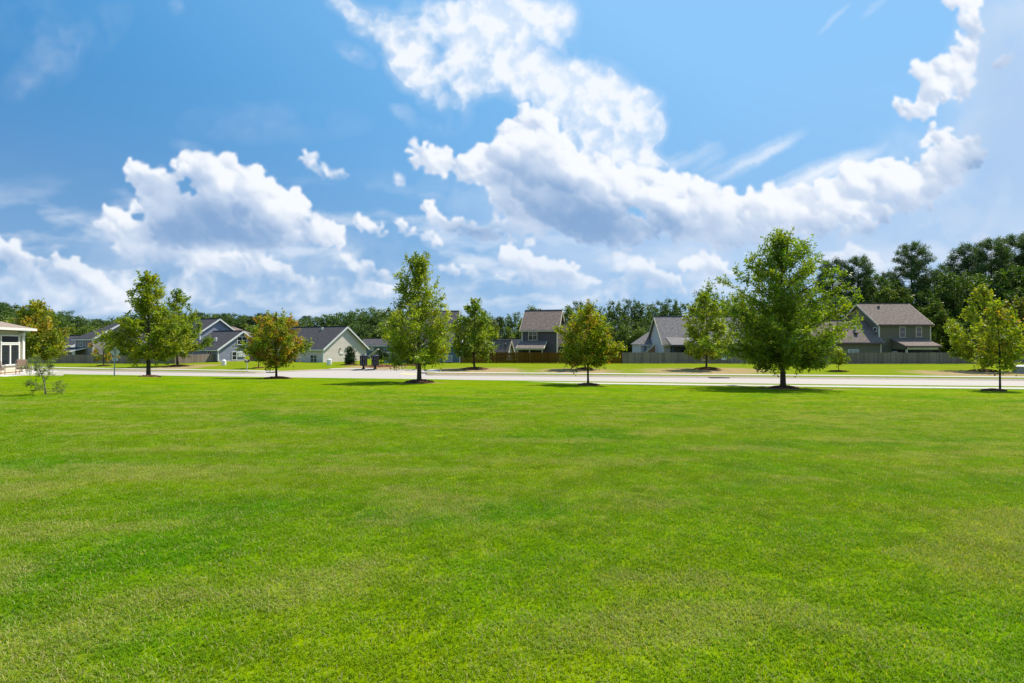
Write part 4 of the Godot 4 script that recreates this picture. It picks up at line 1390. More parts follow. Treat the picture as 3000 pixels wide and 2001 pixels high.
func grow(o: Dictionary) -> Array:
	# returns [trunk mesh builder, crown mesh builder]
	var r := RandomNumberGenerator.new()
	r.seed = o.seed
	var H: float = o.H
	var h0: float = o.h0
	var prof: Array = o.prof
	var tr: float = o.r
	var lean: Vector2 = o.get("lean", Vector2.ZERO)
	var flat: float = o.get("flat", 0.0)      # 0 ascending limbs .. 1 level limbs
	var wood := MB.new()
	var crown := MB.new()
	var bark: Color = o.get("bark", Color(1, 1, 1))
	var pts := PackedVector3Array()
	var rad := PackedFloat32Array()
	var segs := 10
	var wob := Vector2(r.randf_range(-1, 1), r.randf_range(-1, 1)) * 0.012 * H
	for k in segs + 1:
		var t := float(k) / segs
		var sw := sin(t * 5.0 + r.seed) * (1.0 - absf(t - 0.5))
		pts.append(Vector3(lean.x * t * t + wob.x * sw, t * H * 0.95 - (0.06 if k == 0 else 0.0), lean.y * t * t + wob.y * sw))
		rad.append(tr * (pow(1.0 - t, 0.8) * 0.93 + 0.05) * (1.45 if k == 0 else 1.0))
	# root flare
	pts.insert(1, pts[0].lerp(pts[1], 0.22))
	rad.insert(1, tr * 1.06)
	wood.tube(pts, rad, 9, bark, false)
	var on_trunk := func(h: float) -> Vector3:
		var t := clampf(h / (H * 0.95), 0.0, 0.999)
		var u := t * segs
		var i := int(u)
		if i == 0:
			return pts[0].lerp(pts[2], u)
		return pts[i + 1].lerp(pts[mini(i + 2, segs + 1)], u - i)
	var nb: int = o.nb
	var tw: int = o.tw
	var lv: int = o.lv
	var ll: float = o.leaf[0]
	var lw: float = o.leaf[1]
	var pal: Array = o.pal
	var hot: Array = o.get("hot", [])
	var hot_p: float = o.get("hot_p", 0.0)
	var tl: float = o.get("twig", 0.75)
	var flatleaf: float = o.get("flatleaf", 0.30)
	var bend: float = o.get("bend", 0.55)
	var ph := [r.randf() * TAU, r.randf() * TAU, r.randf() * TAU]
	var rough_: float = o.get("lobes", 0.20)
	var lobes := func(a: float, t: float) -> float:      # uneven outline
		return 1.0 + rough_ * (0.55 * sin(2.0 * a + 5.0 * t + ph[0]) + 0.55 * sin(3.0 * a - 9.0 * t + ph[1]) + 0.5 * sin(a + 17.0 * t + ph[2]))
	var mean := 0.0
	for k in 10:
		mean += prof_at(prof, lerpf(h0 / H, 1.0, k / 9.0)) / 10.0
	for b in nb:
		var t := (b + r.randf()) / nb
		var az := b * 2.39996 + r.randf_range(-0.5, 0.5)
		var el := lerpf(deg_to_rad(float(o.get("el0", 28.0))), deg_to_rad(float(o.get("el1", 66.0))), t)
		el = lerpf(deg_to_rad(4.0), el, smoothstep(0.0, 0.30, t)) * r.randf_range(0.8, 1.2)
		# limbs end all over the crown's outline and start lower down on the trunk
		var tip_h := lerpf(maxf(prof[0][0] * H, h0 * 0.9), H * 0.97, pow(t, float(o.get("low", 1.0))))
		var R := maxf(0.12, prof_at(prof, tip_h / H) * lobes.call(az, tip_h / H) * r.randf_range(0.78, 1.06) - tl * 0.42)
		var hb := clampf(tip_h - R * tan(minf(el, 1.25)) * 0.8 * (1.0 - flat), h0 * r.randf_range(1.0, 1.25), H * 0.92)
		var out := Vector3(cos(az), 0, sin(az))
		var p0: Vector3 = on_trunk.call(hb)
		var p2 := Vector3(p0.x, tip_h, p0.z) + out * R
		var p1 := p0.lerp(p2, 0.5) + Vector3.UP * (-(tip_h - hb) * (bend - 0.5)) + rdir(r) * 0.06 * R
		var bp := PackedVector3Array()
		var br := PackedFloat32Array()
		var base_r := minf(tr * 0.5, tr * 0.10 + R * 0.011) * (1.0 - 0.35 * t)
		for k in 6:
			var u := k / 5.0
			bp.append(p0.lerp(p1, u).lerp(p1.lerp(p2, u), u))
			br.append(base_r * (1.0 - 0.85 * u))
		wood.tube(bp, br, 5, bark, false)
		var bc := pick(pal, r)
		var bright := r.randf_range(0.85, 1.15)
		var turned: bool = hot.size() > 0 and r.randf() < hot_p      # whole sprays turn colour together
		for j in int(tw * clampf(0.15 + 0.85 * R / mean, 0.2, 1.9)):
			var u := lerpf(float(o.get("bare", 0.34)), 1.0, pow(r.randf(), 0.75))
			var p := p0.lerp(p1, u).lerp(p1.lerp(p2, u), u)
			var dir: Vector3 = (out * 0.5 + rdir(r) + Vector3.UP * float(o.get("up", 0.35))).normalized()
			var len_ := tl * r.randf_range(0.5, 1.15) * (1.15 - 0.35 * u)
			if r.randf() < 0.3:
				wood.tube(PackedVector3Array([p, p + dir * len_]), PackedFloat32Array([0.010, 0.005]), 3, bark, false)
			var tc := pick(pal, r).lerp(bc, 0.5)
			if turned and u > 0.5 and r.randf() < 0.75:
				tc = pick(hot, r)
			for k in lv:
				var s := (k + r.randf()) / lv
				var q: Vector3 = p + dir * len_ * s + rdir(r) * float(o.get("scatter", 0.10))
				var f := bright * r.randf_range(0.75, 1.3)
				var c := Color(tc.r * f, tc.g * f, tc.b * f)
				leaf(crown, q, (dir * 0.6 + rdir(r)).normalized(), (Vector3.UP * flatleaf + rdir(r)).normalized(), ll * r.randf_range(0.75, 1.25), lw * r.randf_range(0.8, 1.2), c)
	# leading shoots at the top
	for b in int(o.get("shoots", 0)):
		var hb := H * r.randf_range(0.72, 0.93)
		var p0: Vector3 = on_trunk.call(hb)
		var a := r.randf() * TAU
		var dir := (Vector3(cos(a), 0, sin(a)) * r.randf_range(0.1, 0.42) + Vector3.UP).normalized()
		var len_ := (H * r.randf_range(0.93, 1.02) - hb) / dir.y
		wood.tube(PackedVector3Array([p0, p0 + dir * len_ * 0.5 + rdir(r) * 0.05, p0 + dir * len_]), PackedFloat32Array([0.022, 0.014, 0.005]), 4, bark, false)
		var bc := pick(pal, r)
		for k in int(len_ * o.get("shoot_leaves", 55.0)):
			var s := r.randf()
			var q := p0 + dir * len_ * s + rdir(r) * (0.22 - 0.12 * s) * r.randf()
			var f := r.randf_range(0.75, 1.3)
			leaf(crown, q, (dir * 0.5 + rdir(r)).normalized(), (Vector3.UP * flatleaf + rdir(r)).normalized(), ll * r.randf_range(0.7, 1.1), lw, Color(bc.r * f, bc.g * f, bc.b * f))
	return [wood, crown]

func pick(pal: Array, r: RandomNumberGenerator) -> Color:
	return pal[r.randi() % pal.size()]

func tree(called: String, label: String, category: String, at: Vector3, o: Dictionary, group := "") -> Node3D:
	var g := grow(o)
	var t := thing(called, label, category, at, 0.0, group)
	part(t, "trunk", g[0], o.get("barkmat", M.bark))
	part(t, "crown", g[1], o.get("leafmat", leaf_mat(Color(1, 1, 1))))
	return t

# crown outlines read from the photograph: rows of [pixel row, half width]; gives [share of height, metres]
func outline(base_py: float, top_py: float, d: float, rows: Array) -> Array:
	var out := []
	for e in rows:
		out.append([(base_py - e[0]) / (base_py - top_py), e[1] * d / F])
	out.sort_custom(func(a, b): return a[0] < b[0])
	return out

func build_street_trees() -> void:
	M.bark = grain(mat(0.090, 0.070, 0.052, 0.95, 0.2), 0.05, 0.55, 1.4, 2.2, 71, 4)
	M.bark_dark = grain(mat(0.045, 0.038, 0.034, 0.95, 0.2), 0.05, 0.55, 1.4, 2.2, 72, 4)
	var oak := [Color(0.170, 0.250, 0.016), Color(0.235, 0.300, 0.020), Color(0.115, 0.195, 0.014), Color(0.320, 0.340, 0.028)]
	var oak_y := [Color(0.250, 0.310, 0.022), Color(0.320, 0.345, 0.026), Color(0.390, 0.375, 0.034), Color(0.180, 0.255, 0.020)]
	var map_g := [Color(0.290, 0.310, 0.020), Color(0.220, 0.275, 0.018), Color(0.370, 0.340, 0.024), Color(0.170, 0.225, 0.016)]
	var fire := [Color(0.460, 0.270, 0.030), Color(0.500, 0.210, 0.050), Color(0.420, 0.320, 0.030), Color(0.360, 0.310, 0.026)]
	var gold := [Color(0.400, 0.330, 0.028), Color(0.340, 0.320, 0.026), Color(0.460, 0.280, 0.030)]
	var lead := {"nb": 74, "tw": 16, "lv": 15, "leaf": [0.17, 0.058], "shoots": 9, "el0": 32.0, "el1": 68.0}
	var small := {"nb": 52, "tw": 13, "lv": 12, "leaf": [0.135, 0.115], "shoots": 4, "el0": 34.0, "el1": 66.0}

	# --- along the near edge of the road
	var at := hit(2292, 1137)
	var d := -at.z
	tree("oak_tree", "large spreading green oak beside the road with dense dark crown", "tree", at, lead.merged({"seed": 21, "H": 462.0 * d / F, "h0": 62.0 * d / F, "r": 0.165, "pal": oak, "nb": 118, "tw": 25, "lv": 16, "bare": 0.12, "el0": 20.0, "el1": 50.0, "leaf": [0.20, 0.078], "shoots": 16,
		"prof": outline(1137, 675, d, [[1090, 110], [1050, 165], [1000, 192], [950, 190], [900, 200], [850, 192], [800, 152], [760, 118], [720, 76], [675, 30]])}, true), "trees along the near roadside")
	at = hit(1227, 1120)
	d = -at.z
	tree("oak_tree", "tall upright oak with green and yellowish leaves and a ragged pointed top beside road", "tree", at, lead.merged({"seed": 33, "H": 376.0 * d / F, "h0": 62.0 * d / F, "r": 0.150, "pal": oak_y, "nb": 76, "tw": 21, "lv": 15, "leaf": [0.19, 0.075], "shoots": 18,
		"prof": outline(1120, 745, d, [[1070, 78], [1030, 115], [980, 124], [940, 118], [900, 100], [860, 72], [820, 62], [780, 36], [745, 8]])}, true), "trees along the near roadside")
	at = hit(435, 1104)
	d = -at.z
	tree("oak_tree", "upright green oak beside the diamond road sign", "tree", at, lead.merged({"seed": 47, "H": 304.0 * d / F, "h0": 52.0 * d / F, "r": 0.150, "pal": oak_y, "nb": 66, "tw": 22, "lv": 15, "leaf": [0.20, 0.095], "shoots": 10,
		"prof": outline(1104, 800, d, [[1064, 40], [1045, 72], [1020, 92], [985, 112], [940, 92], [900, 58], [870, 50], [840, 42], [800, 14]])}, true), "trees along the near roadside")
	at = hit(809, 1109)
	d = -at.z
	tree("maple_tree", "orange tipped maple with broad spreading crown beside the road", "tree", at, small.merged({"seed": 52, "H": 196.0 * d / F, "h0": 40.0 * d / F, "r": 0.085, "pal": map_g, "hot": fire, "hot_p": 0.60, "nb": 52, "tw": 21, "lv": 15, "el0": 26.0, "barkmat": M.bark_dark,
		"prof": outline(1109, 913, d, [[1072, 30], [1054, 54], [1038, 76], [1022, 108], [1005, 112], [985, 88], [960, 74], [935, 58], [913, 28]])}, true), "trees along the near roadside")
	at = hit(1723, 1128)
	d = -at.z
	tree("maple_tree", "round headed maple with yellow green leaves in front of the grey and brown fences", "tree", at, small.merged({"seed": 63, "H": 238.0 * d / F, "h0": 50.0 * d / F, "r": 0.075, "pal": map_g, "hot": gold + gold + fire, "hot_p": 0.48, "nb": 52, "tw": 21, "lv": 15, "barkmat": M.bark_dark,
		"prof": outline(1128, 890, d, [[1070, 45], [1045, 85], [1010, 97], [970, 92], [940, 72], [915, 40], [890, 8]])}, true), "trees along the near roadside")
	at = hit(2930, 1145)
	d = -at.z
	tree("maple_tree", "slender maple with a forked trunk and reddish tips before the green utility box", "tree", at, small.merged({"seed": 71, "H": 262.0 * d / F, "h0": 60.0 * d / F, "r": 0.055, "pal": map_g, "hot": fire, "hot_p": 0.26, "nb": 34, "tw": 14, "lv": 13, "barkmat": M.bark_dark, "lean": Vector2(-0.25, 0.0),
		"prof": outline(1145, 883, d, [[1080, 30], [1060, 70], [1010, 66], [960, 62], [930, 45], [883, 18]])}, true), "trees along the near roadside")
	at = Vector3(X(105, 47.0), ground_y(X(105, 47.0), 47.0), -47.0)
	tree("maple_tree", "bushy tree turning yellow and orange behind the patio", "tree", at, small.merged({"seed": 82, "H": Y(881, 47.0) - at.y, "h0": 1.5, "r": 0.10, "pal": map_g, "hot": gold, "hot_p": 0.30, "nb": 56, "tw": 21, "lv": 15, "leaf": [0.16, 0.13],
		"prof": outline(1097, 881, 47.0, [[1060, 40], [1035, 72], [1000, 80], [960, 74], [930, 56], [900, 34], [881, 8]])}, true), "trees along the near roadside")

	# --- beyond the road, in front of the houses
	var far := {"nb": 50, "tw": 20, "lv": 14, "leaf": [0.22, 0.13], "shoots": 6, "el0": 30.0, "el1": 66.0}
	for e in [
		[521, 1073, 850, 0.14, 101, oak, [], 0.0, [[1040, 60], [1000, 84], [960, 84], [920, 66], [880, 36], [850, 8]], "oak_tree", "tall dark green oak behind the upright oak beside the fence corner"],
		[303, 1072.5, 978, 0.055, 102, map_g, fire, 0.5, [[1058, 26], [1035, 40], [1010, 33], [995, 28], [978, 10]], "maple_tree", "small maple with red and orange top before the grey fence"],
		[758, 1078.5, 985, 0.06, 103, map_g, fire, 0.15, [[1045, 20], [1020, 32], [1000, 26], [985, 8]], "maple_tree", "young tree with thin dark trunk before the blue house"],
		[1390, 1081, 876, 0.12, 104, oak, [], 0.0, [[1048, 62], [1010, 74], [970, 68], [930, 50], [900, 28], [876, 6]], "oak_tree", "rounded green oak before the end of the brown fence"],
		[1713, 1082, 905, 0.10, 105, map_g, gold, 0.2, [[1050, 50], [1020, 70], [970, 66], [930, 40], [905, 8]], "maple_tree", "green tree behind the round headed maple before the brown fence"],
		[2070, 1082, 850, 0.11, 106, oak_y, [], 0.0, [[1050, 45], [1020, 80], [980, 76], [940, 66], [900, 46], [870, 22], [850, 6]], "oak_tree", "light green oak before the pale house and grey fence"],
		[2457, 1087.5, 1018, 0.035, 107, oak_y, [], 0.0, [[1066, 18], [1050, 30], [1035, 22], [1018, 4]], "young_tree", "very small young tree in a bark ring before the grey fence"],
		[2883, 1087.5, 838, 0.13, 108, oak_y, fire, 0.03, [[1060, 60], [1030, 95], [990, 112], [950, 84], [910, 60], [870, 34], [838, 8]], "oak_tree", "broad light green tree behind the slender forked maple"]]:
		at = hit(e[0], e[1])
		d = -at.z
		var tiny: bool = (e[1] - e[2]) < 110
		var oo := far.merged({"seed": e[4], "H": (e[1] - e[2]) * d / F, "h0": (24.0 if not tiny else 14.0) * d / F, "r": e[3], "pal": e[5], "hot": e[6], "hot_p": e[7], "prof": outline(e[1], e[2], d, e[8])}, true)
		if tiny:
			oo = oo.merged({"nb": 26, "tw": 9, "lv": 10, "leaf": [0.16, 0.12], "twig": 0.4, "shoots": 2}, true)
		tree(e[9], e[10], "tree", at, oo, "trees between the road and the houses")
	# evergreen shrubs by the mail boxes
	var ever := [Color(0.030, 0.060, 0.018), Color(0.040, 0.075, 0.020), Color(0.055, 0.085, 0.028)]
	for e in [[1026, 1069, 1017, 0.05, 201, [[1066, 17], [1050, 20], [1035, 14], [1017, 6]], "rounded dark evergreen shrub beside the beige gable wall"],
		[1116, 1070, 1024, 0.06, 202, [[1060, 10], [1048, 24], [1036, 18], [1024, 5]], "small evergreen tree on a bare trunk behind the black mail boxes"],
		[1206, 1070, 1022, 0.06, 203, [[1066, 18], [1050, 22], [1035, 18], [1022, 6]], "dense dark evergreen bush behind the tall oak before the slate blue house"]]:
		at = hit(e[0], e[1])
		d = -at.z
		tree("evergreen_shrub", e[6], "shrub", at, far.merged({"seed": e[4], "H": (e[1] - e[2]) * d / F, "h0": 0.25 if e[4] != 202 else 0.9, "r": e[3], "pal": ever, "nb": 40, "tw": 12, "lv": 14, "leaf": [0.20, 0.085], "twig": 0.42, "shoots": 3, "bare": 0.1, "prof": outline(e[1], e[2], d, e[5]), "leafmat": leaf_mat(Color(1, 1, 1), 0.38, 0.4)}, true), "evergreen shrubs before the houses")
	# low shrub at the foot of the slate blue wall
	at = hit(1168, 1069.5)
	tree("green_shrub", "low bright green shrub at the foot of the slate blue wall", "shrub", at, far.merged({"seed": 204, "H": 0.75, "h0": 0.05, "r": 0.03, "pal": [Color(0.07, 0.14, 0.02)], "nb": 20, "tw": 8, "lv": 10, "leaf": [0.14, 0.08], "twig": 0.3, "shoots": 0, "bare": 0.1, "prof": [[0.0, 0.75], [0.5, 0.7], [1.0, 0.1]]}, true))
	# the thin leaning conifer on the lawn
	at = hit(134, 1156)
	d = -at.z
	tree("conifer_sapling", "thin leaning feathery conifer sapling on the lawn before the patio", "sapling", at, {"seed": 300, "H": 118.0 * d / F, "h0": 0.12, "r": 0.030, "lean": Vector2(-0.62, 0.0), "lobes": 0.35, "nb": 22, "tw": 11, "lv": 22, "leaf": [0.075, 0.016], "pal": [Color(0.15, 0.21, 0.06), Color(0.20, 0.25, 0.08), Color(0.26, 0.27, 0.10)], "shoots": 1, "el0": 2.0, "el1": 22.0, "twig": 0.26, "bare": 0.40, "scatter": 0.025, "flatleaf": 1.3, "up": 0.05,
		"prof": [[0.0, 0.35], [0.10, 0.75], [0.30, 0.62], [0.45, 0.25], [0.60, 0.62], [0.80, 0.52], [1.0, 0.15]], "barkmat": grain(mat(0.17, 0.145, 0.13), 0.05, 0.6, 1.3, 3.0, 73)})

func build_forest() -> void:
	var dec := [Color(0.095, 0.160, 0.028), Color(0.130, 0.190, 0.030), Color(0.072, 0.125, 0.026)]
	var lit := [Color(0.180, 0.235, 0.030), Color(0.130, 0.190, 0.026), Color(0.220, 0.250, 0.034)]
	var ndl := [Color(0.055, 0.100, 0.034), Color(0.072, 0.122, 0.038), Color(0.092, 0.145, 0.042)]
	var protos := {}
	var big := {"nb": 46, "tw": 13, "lv": 13, "leaf": [0.46, 0.30], "twig": 1.7, "scatter": 0.30, "el0": 18.0, "el1": 64.0, "shoots": 0, "bare": 0.35}
	# broadleaves: round, tall, understorey
	protos.round = grow(big.merged({"seed": 401, "H": 16.0, "h0": 3.0, "r": 0.26, "pal": dec, "prof": [[0.15, 2.8], [0.35, 5.0], [0.6, 5.6], [0.8, 4.8], [1.0, 2.2]]}, true))
	protos.tall = grow(big.merged({"seed": 402, "H": 20.0, "h0": 4.5, "r": 0.28, "pal": dec, "nb": 54, "prof": [[0.2, 2.6], [0.4, 4.4], [0.65, 5.2], [0.85, 4.6], [1.0, 2.4]]}, true))
	protos.low = grow(big.merged({"seed": 403, "H": 9.0, "h0": 0.6, "r": 0.16, "pal": lit, "nb": 44, "leaf": [0.38, 0.25], "twig": 1.2, "prof": [[0.05, 2.6], [0.3, 3.6], [0.6, 3.3], [0.85, 2.0], [1.0, 0.5]]}, true))
	protos.mixed = grow(big.merged({"seed": 404, "H": 14.0, "h0": 2.0, "r": 0.22, "pal": lit, "prof": [[0.12, 2.6], [0.35, 4.2], [0.6, 4.0], [0.82, 2.8], [1.0, 0.6]]}, true))
	# pines: bare lower trunk, platey crown of needle tufts
	var pine := {"leaf": [0.50, 0.085], "lv": 26, "twig": 1.0, "scatter": 0.36, "flat": 0.55, "el0": 10.0, "el1": 40.0, "bare": 0.30, "up": 0.6, "flatleaf": 0.5, "shoots": 0, "pal": ndl, "bend": 0.75}
	protos.pine = grow(pine.merged({"seed": 411, "H": 25.0, "h0": 11.0, "r": 0.30, "nb": 62, "tw": 17, "prof": [[0.45, 2.4], [0.6, 3.6], [0.75, 4.4], [0.9, 3.6], [1.0, 1.6]]}, true))
	protos.pine2 = grow(pine.merged({"seed": 412, "H": 25.0, "h0": 8.5, "r": 0.30, "nb": 72, "tw": 17, "prof": [[0.36, 2.2], [0.5, 3.8], [0.7, 4.6], [0.85, 4.0], [1.0, 1.8]]}, true))
	var meshes := {}
	for k in protos:
		meshes[k] = [protos[k][0].mesh(M.bark_dark), protos[k][1].mesh(leaf_mat(Color(1, 1, 1), 0.6, 0.8))]
	var r := RandomNumberGenerator.new()
	r.seed = 77
	var tints := [Color(1, 1, 0.9), Color(0.72, 0.82, 0.95), Color(1.0, 0.95, 0.6), Color(0.85, 0.9, 1.0)]
	var height := {"round": 16.0, "tall": 20.0, "low": 9.0, "mixed": 14.0, "pine": 25.0, "pine2": 25.0}
	var words := {"round": "round crowned broadleaf tree", "tall": "tall broadleaf tree", "low": "leafy understorey tree", "mixed": "light green broadleaf tree", "pine": "tall dark pine with bare trunk", "pine2": "tall dark spreading pine"}
	var names := {"round": "broadleaf_tree", "tall": "broadleaf_tree", "low": "understorey_tree", "mixed": "broadleaf_tree", "pine": "pine_tree", "pine2": "pine_tree"}
	var plant := func(kind: String, px: float, d: float, top_py: float, place: String, wide := 1.0) -> void:
		var t := thing(names[kind], "%s %s" % [words[kind], place], "tree", Vector3(X(px, d), 0.1, -d), r.randf() * TAU, "trees " + place)
		var s: float = (Y(top_py, d) - 0.1) / height[kind]
		t.scale = Vector3(s * wide, s, s * wide)
		var a := MeshInstance3D.new()
		a.name = "trunk"
		a.mesh = meshes[kind][0]
		t.add_child(a)
		var b := MeshInstance3D.new()
		b.name = "crown"
		b.mesh = meshes[kind][1]
		b.material_override = leaf_mat(tints[r.randi() % 4], 0.6, 0.8)
		t.add_child(b)
	# right: the tall wood behind the olive house
	var place := "in the wood behind the olive house"
	for e in [["pine", 2440, 104, 752], ["pine2", 2515, 102, 745], ["pine2", 2672, 100, 704], ["pine", 2600, 112, 790], ["pine2", 2835, 108, 708], ["pine2", 2905, 101, 692], ["pine2", 2975, 104, 680], ["pine2", 3050, 100, 690], ["pine", 3120, 108, 700], ["pine2", 2770, 116, 770],
		["tall", 2740, 98, 800], ["tall", 2800, 96, 790], ["round", 2860, 97, 800], ["tall", 2930, 96, 780], ["tall", 3010, 97, 770], ["round", 2690, 94, 850], ["tall", 2560, 99, 800], ["round", 2480, 97, 860], ["round", 2410, 98, 870], ["mixed", 2635, 95, 835], ["mixed", 2590, 96, 840], ["mixed", 2740, 93, 880], ["low", 2790, 90, 930], ["low", 2840, 90, 930], ["low", 2890, 91, 920], ["round", 2960, 92, 850], ["low", 3000, 90, 900], ["round", 3080, 94, 820], ["low", 2700, 91, 930], ["low", 2450, 94, 920], ["low", 2400, 94, 930], ["round", 2340, 104, 862], ["round", 2780, 103, 800]]:
		plant.call(e[0], e[1], e[2], e[3], place)
	# middle right: behind the pale house
	place = "in the wood behind the pale house"
	for e in [["tall", 1700, 150, 878], ["round", 1745, 140, 892], ["tall", 1800, 138, 878], ["tall", 1850, 134, 872], ["round", 1890, 132, 885], ["tall", 1925, 140, 880], ["tall", 1965, 136, 872], ["round", 2010, 140, 885], ["tall", 2060, 130, 850], ["round", 2110, 138, 872], ["tall", 2160, 132, 868], ["round", 2210, 128, 872], ["tall", 2270, 122, 865], ["round", 2320, 118, 862], ["low", 1780, 122, 945], ["low", 1830, 118, 950], ["low", 1875, 116, 955], ["round", 1770, 126, 925], ["round", 1835, 124, 920], ["round", 1890, 122, 930], ["low", 1740, 126, 960], ["round", 1720, 130, 940], ["round", 1960, 124, 925], ["round", 2040, 124, 910], ["round", 2120, 122, 905], ["round", 2200, 118, 905], ["round", 2280, 112, 900]]:
		plant.call(e[0], e[1], e[2], e[3], place)
	# around the dark two storey house
	place = "behind the dark two storey house"
	for e in [["mixed", 1562, 112, 893], ["mixed", 1668, 116, 893], ["tall", 1480, 170, 925], ["tall", 1508, 150, 912], ["pine", 1462, 160, 925], ["mixed", 1530, 130, 930], ["mixed", 1490, 125, 955], ["low", 1455, 120, 975], ["mixed", 1440, 150, 930], ["mixed", 1420, 140, 940], ["low", 1500, 118, 985], ["mixed", 1408, 128, 905]]:
		plant.call(e[0], e[1], e[2], e[3], place)
	# left and middle: the long low tree line beyond the roofs
	place = "in the far tree line beyond the roofs"
	var px := -120.0
	while px < 1430.0:
		var top := 0.0
		if px < 180.0:
			top = lerpf(886.0, 912.0, clampf(px / 180.0, 0, 1))
		elif px < 270.0:
			top = lerpf(912.0, 936.0, (px - 180.0) / 90.0)
		elif px < 600.0:
			top = lerpf(930.0, 918.0, (px - 270.0) / 330.0)
		elif px < 950.0:
			top = 920.0 if px < 780.0 else 924.0
		elif px < 1150.0:
			top = lerpf(918.0, 902.0, (px - 950.0) / 200.0)
		else:
			top = lerpf(904.0, 930.0, (px - 1150.0) / 280.0)
		var d := 190.0 + r.randf_range(-14, 20) if px > 150.0 else 150.0 + r.randf_range(-10, 10)
		var kk: String = ["round", "tall", "round", "tall", "pine2"][r.randi() % 5]
		plant.call(kk, px, d, top + r.randf_range(-9.0, 12.0), place, 1.5)
		if r.randf() < 0.85:
			plant.call(["mixed", "low", "round"][r.randi() % 3], px + r.randf_range(-16, 16), d - 32.0, lerpf(top, 1005.0, r.randf_range(0.25, 0.50)), place, 1.5)
		px += r.randf_range(17.0, 25.0)
	# the yellowing tree at the right edge, past the fence
	var at := Vector3(X(2985, 78.0), 0.2, -78.0)
	tree("maple_tree", "yellowing broadleaf tree rising over the end of the grey fence", "tree", at, {"seed": 500, "H": Y(866, 78.0), "h0": 2.0, "r": 0.14, "nb": 52, "tw": 14, "lv": 13, "leaf": [0.28, 0.2], "twig": 1.0, "el0": 24.0, "el1": 66.0, "pal": [Color(0.11, 0.14, 0.018), Color(0.17, 0.17, 0.02), Color(0.08, 0.12, 0.016)], "hot": [Color(0.26, 0.2, 0.02), Color(0.2, 0.18, 0.02)], "hot_p": 0.4, "prof": [[0.2, 2.0], [0.45, 3.2], [0.7, 3.0], [0.9, 1.8], [1.0, 0.5]]})

# ------------------------------------------------------------------ fences, signs, boxes
func fence(called_label: String, pts: Array, high: float, tone: Color, spread: float, sd: int) -> void:
	# pts: ground points; panels of upright boards between posts
	var r := RandomNumberGenerator.new()
	r.seed = sd
	var t := thing("board_fence", called_label, "fence", Vector3(pts[0].x, 0, pts[0].z))
	var m := grain(mat(1, 1, 1, 0.95, 0.2), 0.05, 0.75, 1.2, 0.9, sd, 5)
	for k in pts.size() - 1:
		var a: Vector3 = pts[k]
		var b: Vector3 = pts[k + 1]
		var len_ := Vector2(b.x - a.x, b.z - a.z).length()
		var n := maxi(1, int(round(len_ / 2.4)))
		var dir := Vector3(b.x - a.x, 0, b.z - a.z) / len_
		var out := Vector3(-dir.z, 0, dir.x)
		if out.z < 0.0:
			out = -out
		for j in n:
			var mb := MB.new()
			var s0 := len_ * j / n
			var s1 := len_ * (j + 1) / n
			var boards := int((s1 - s0) / 0.146)
			var w := (s1 - s0) / boards
			var drop := r.randf_range(-0.02, 0.02)
			var pt := r.randf_range(0.85, 1.15)
			for q in boards:
				var c := a + dir * (s0 + w * (q + 0.5)) + out * r.randf_range(0.0, 0.008)
				var gy := ground_y(c.x, -c.z)
				var hh := high + drop + r.randf_range(-0.012, 0.012)
				var f := pt * r.randf_range(1.0 - spread, 1.0 + spread)
				var col := Color(tone.r * f * r.randf_range(0.95, 1.06), tone.g * f, tone.b * f * r.randf_range(0.94, 1.06))
				mb.box(Vector3(c.x, gy + hh * 0.5 + 0.03, c.z), Vector3(w - 0.010, hh, 0.018), col, Basis(dir, Vector3.UP, dir.cross(Vector3.UP)))
			part(t, "board_panel", mb, m).position = -t.position
			# rails behind
			mb = MB.new()
			for yy in [0.3, high * 0.5, high - 0.25]:
				var p0: Vector3 = a + dir * s0 - out * 0.045
				var p1: Vector3 = a + dir * s1 - out * 0.045
				mb.bar(Vector3(p0.x, ground_y(p0.x, -p0.z) + yy, p0.z), Vector3(p1.x, ground_y(p1.x, -p1.z) + yy, p1.z), 0.04, 0.09, tone)
			part(t, "rail", mb, m).position = -t.position
			mb = MB.new()
			var c := a + dir * s0 - out * 0.10
			mb.box(Vector3(c.x, ground_y(c.x, -c.z) + high * 0.5, c.z), Vector3(0.09, high + 0.10, 0.09), tone * 1.1, Basis(dir, Vector3.UP, dir.cross(Vector3.UP)))
			part(t, "post", mb, m).position = -t.position

func build_fences() -> void:
	var grey := Color(0.225, 0.185, 0.160)
	var f := func(px: float, d: float) -> Vector3: return Vector3(X(px, d), 0, -d)
	fence("weathered grey board fence in front of the pale and olive houses", [f.call(1823, 69.5), f.call(2300, 68.5), f.call(2760, 67.0), f.call(3110, 70.0)], 1.47, grey, 0.22, 601)
	fence("stained brown board fence in front of the dark two storey house", [f.call(1349, 69.5), f.call(1822, 69.5)], 1.46, Color(0.130, 0.068, 0.010), 0.14, 602)
	fence("weathered grey board fence before the grey two storey house turning the corner", [f.call(20, 70.0), f.call(512, 68.6), f.call(652, 75.5)], 1.16, grey * 1.08, 0.22, 603)

func text_on(parent: Node3D, called: String, words: String, size: float, at: Vector3, m: Material, turn := 0.0) -> void:
	var tm := TextMesh.new()
	tm.text = words
	var f := SystemFont.new()
	f.font_names = PackedStringArray(["Droid Sans"])
	tm.font = f
	tm.font_size = 32
	tm.pixel_size = size / 32.0
	tm.depth = 0.004
	tm.material = m
	var o := MeshInstance3D.new()
	o.name = called
	o.mesh = tm
	o.position = at
	o.rotation.y = turn
	parent.add_child(o, true)

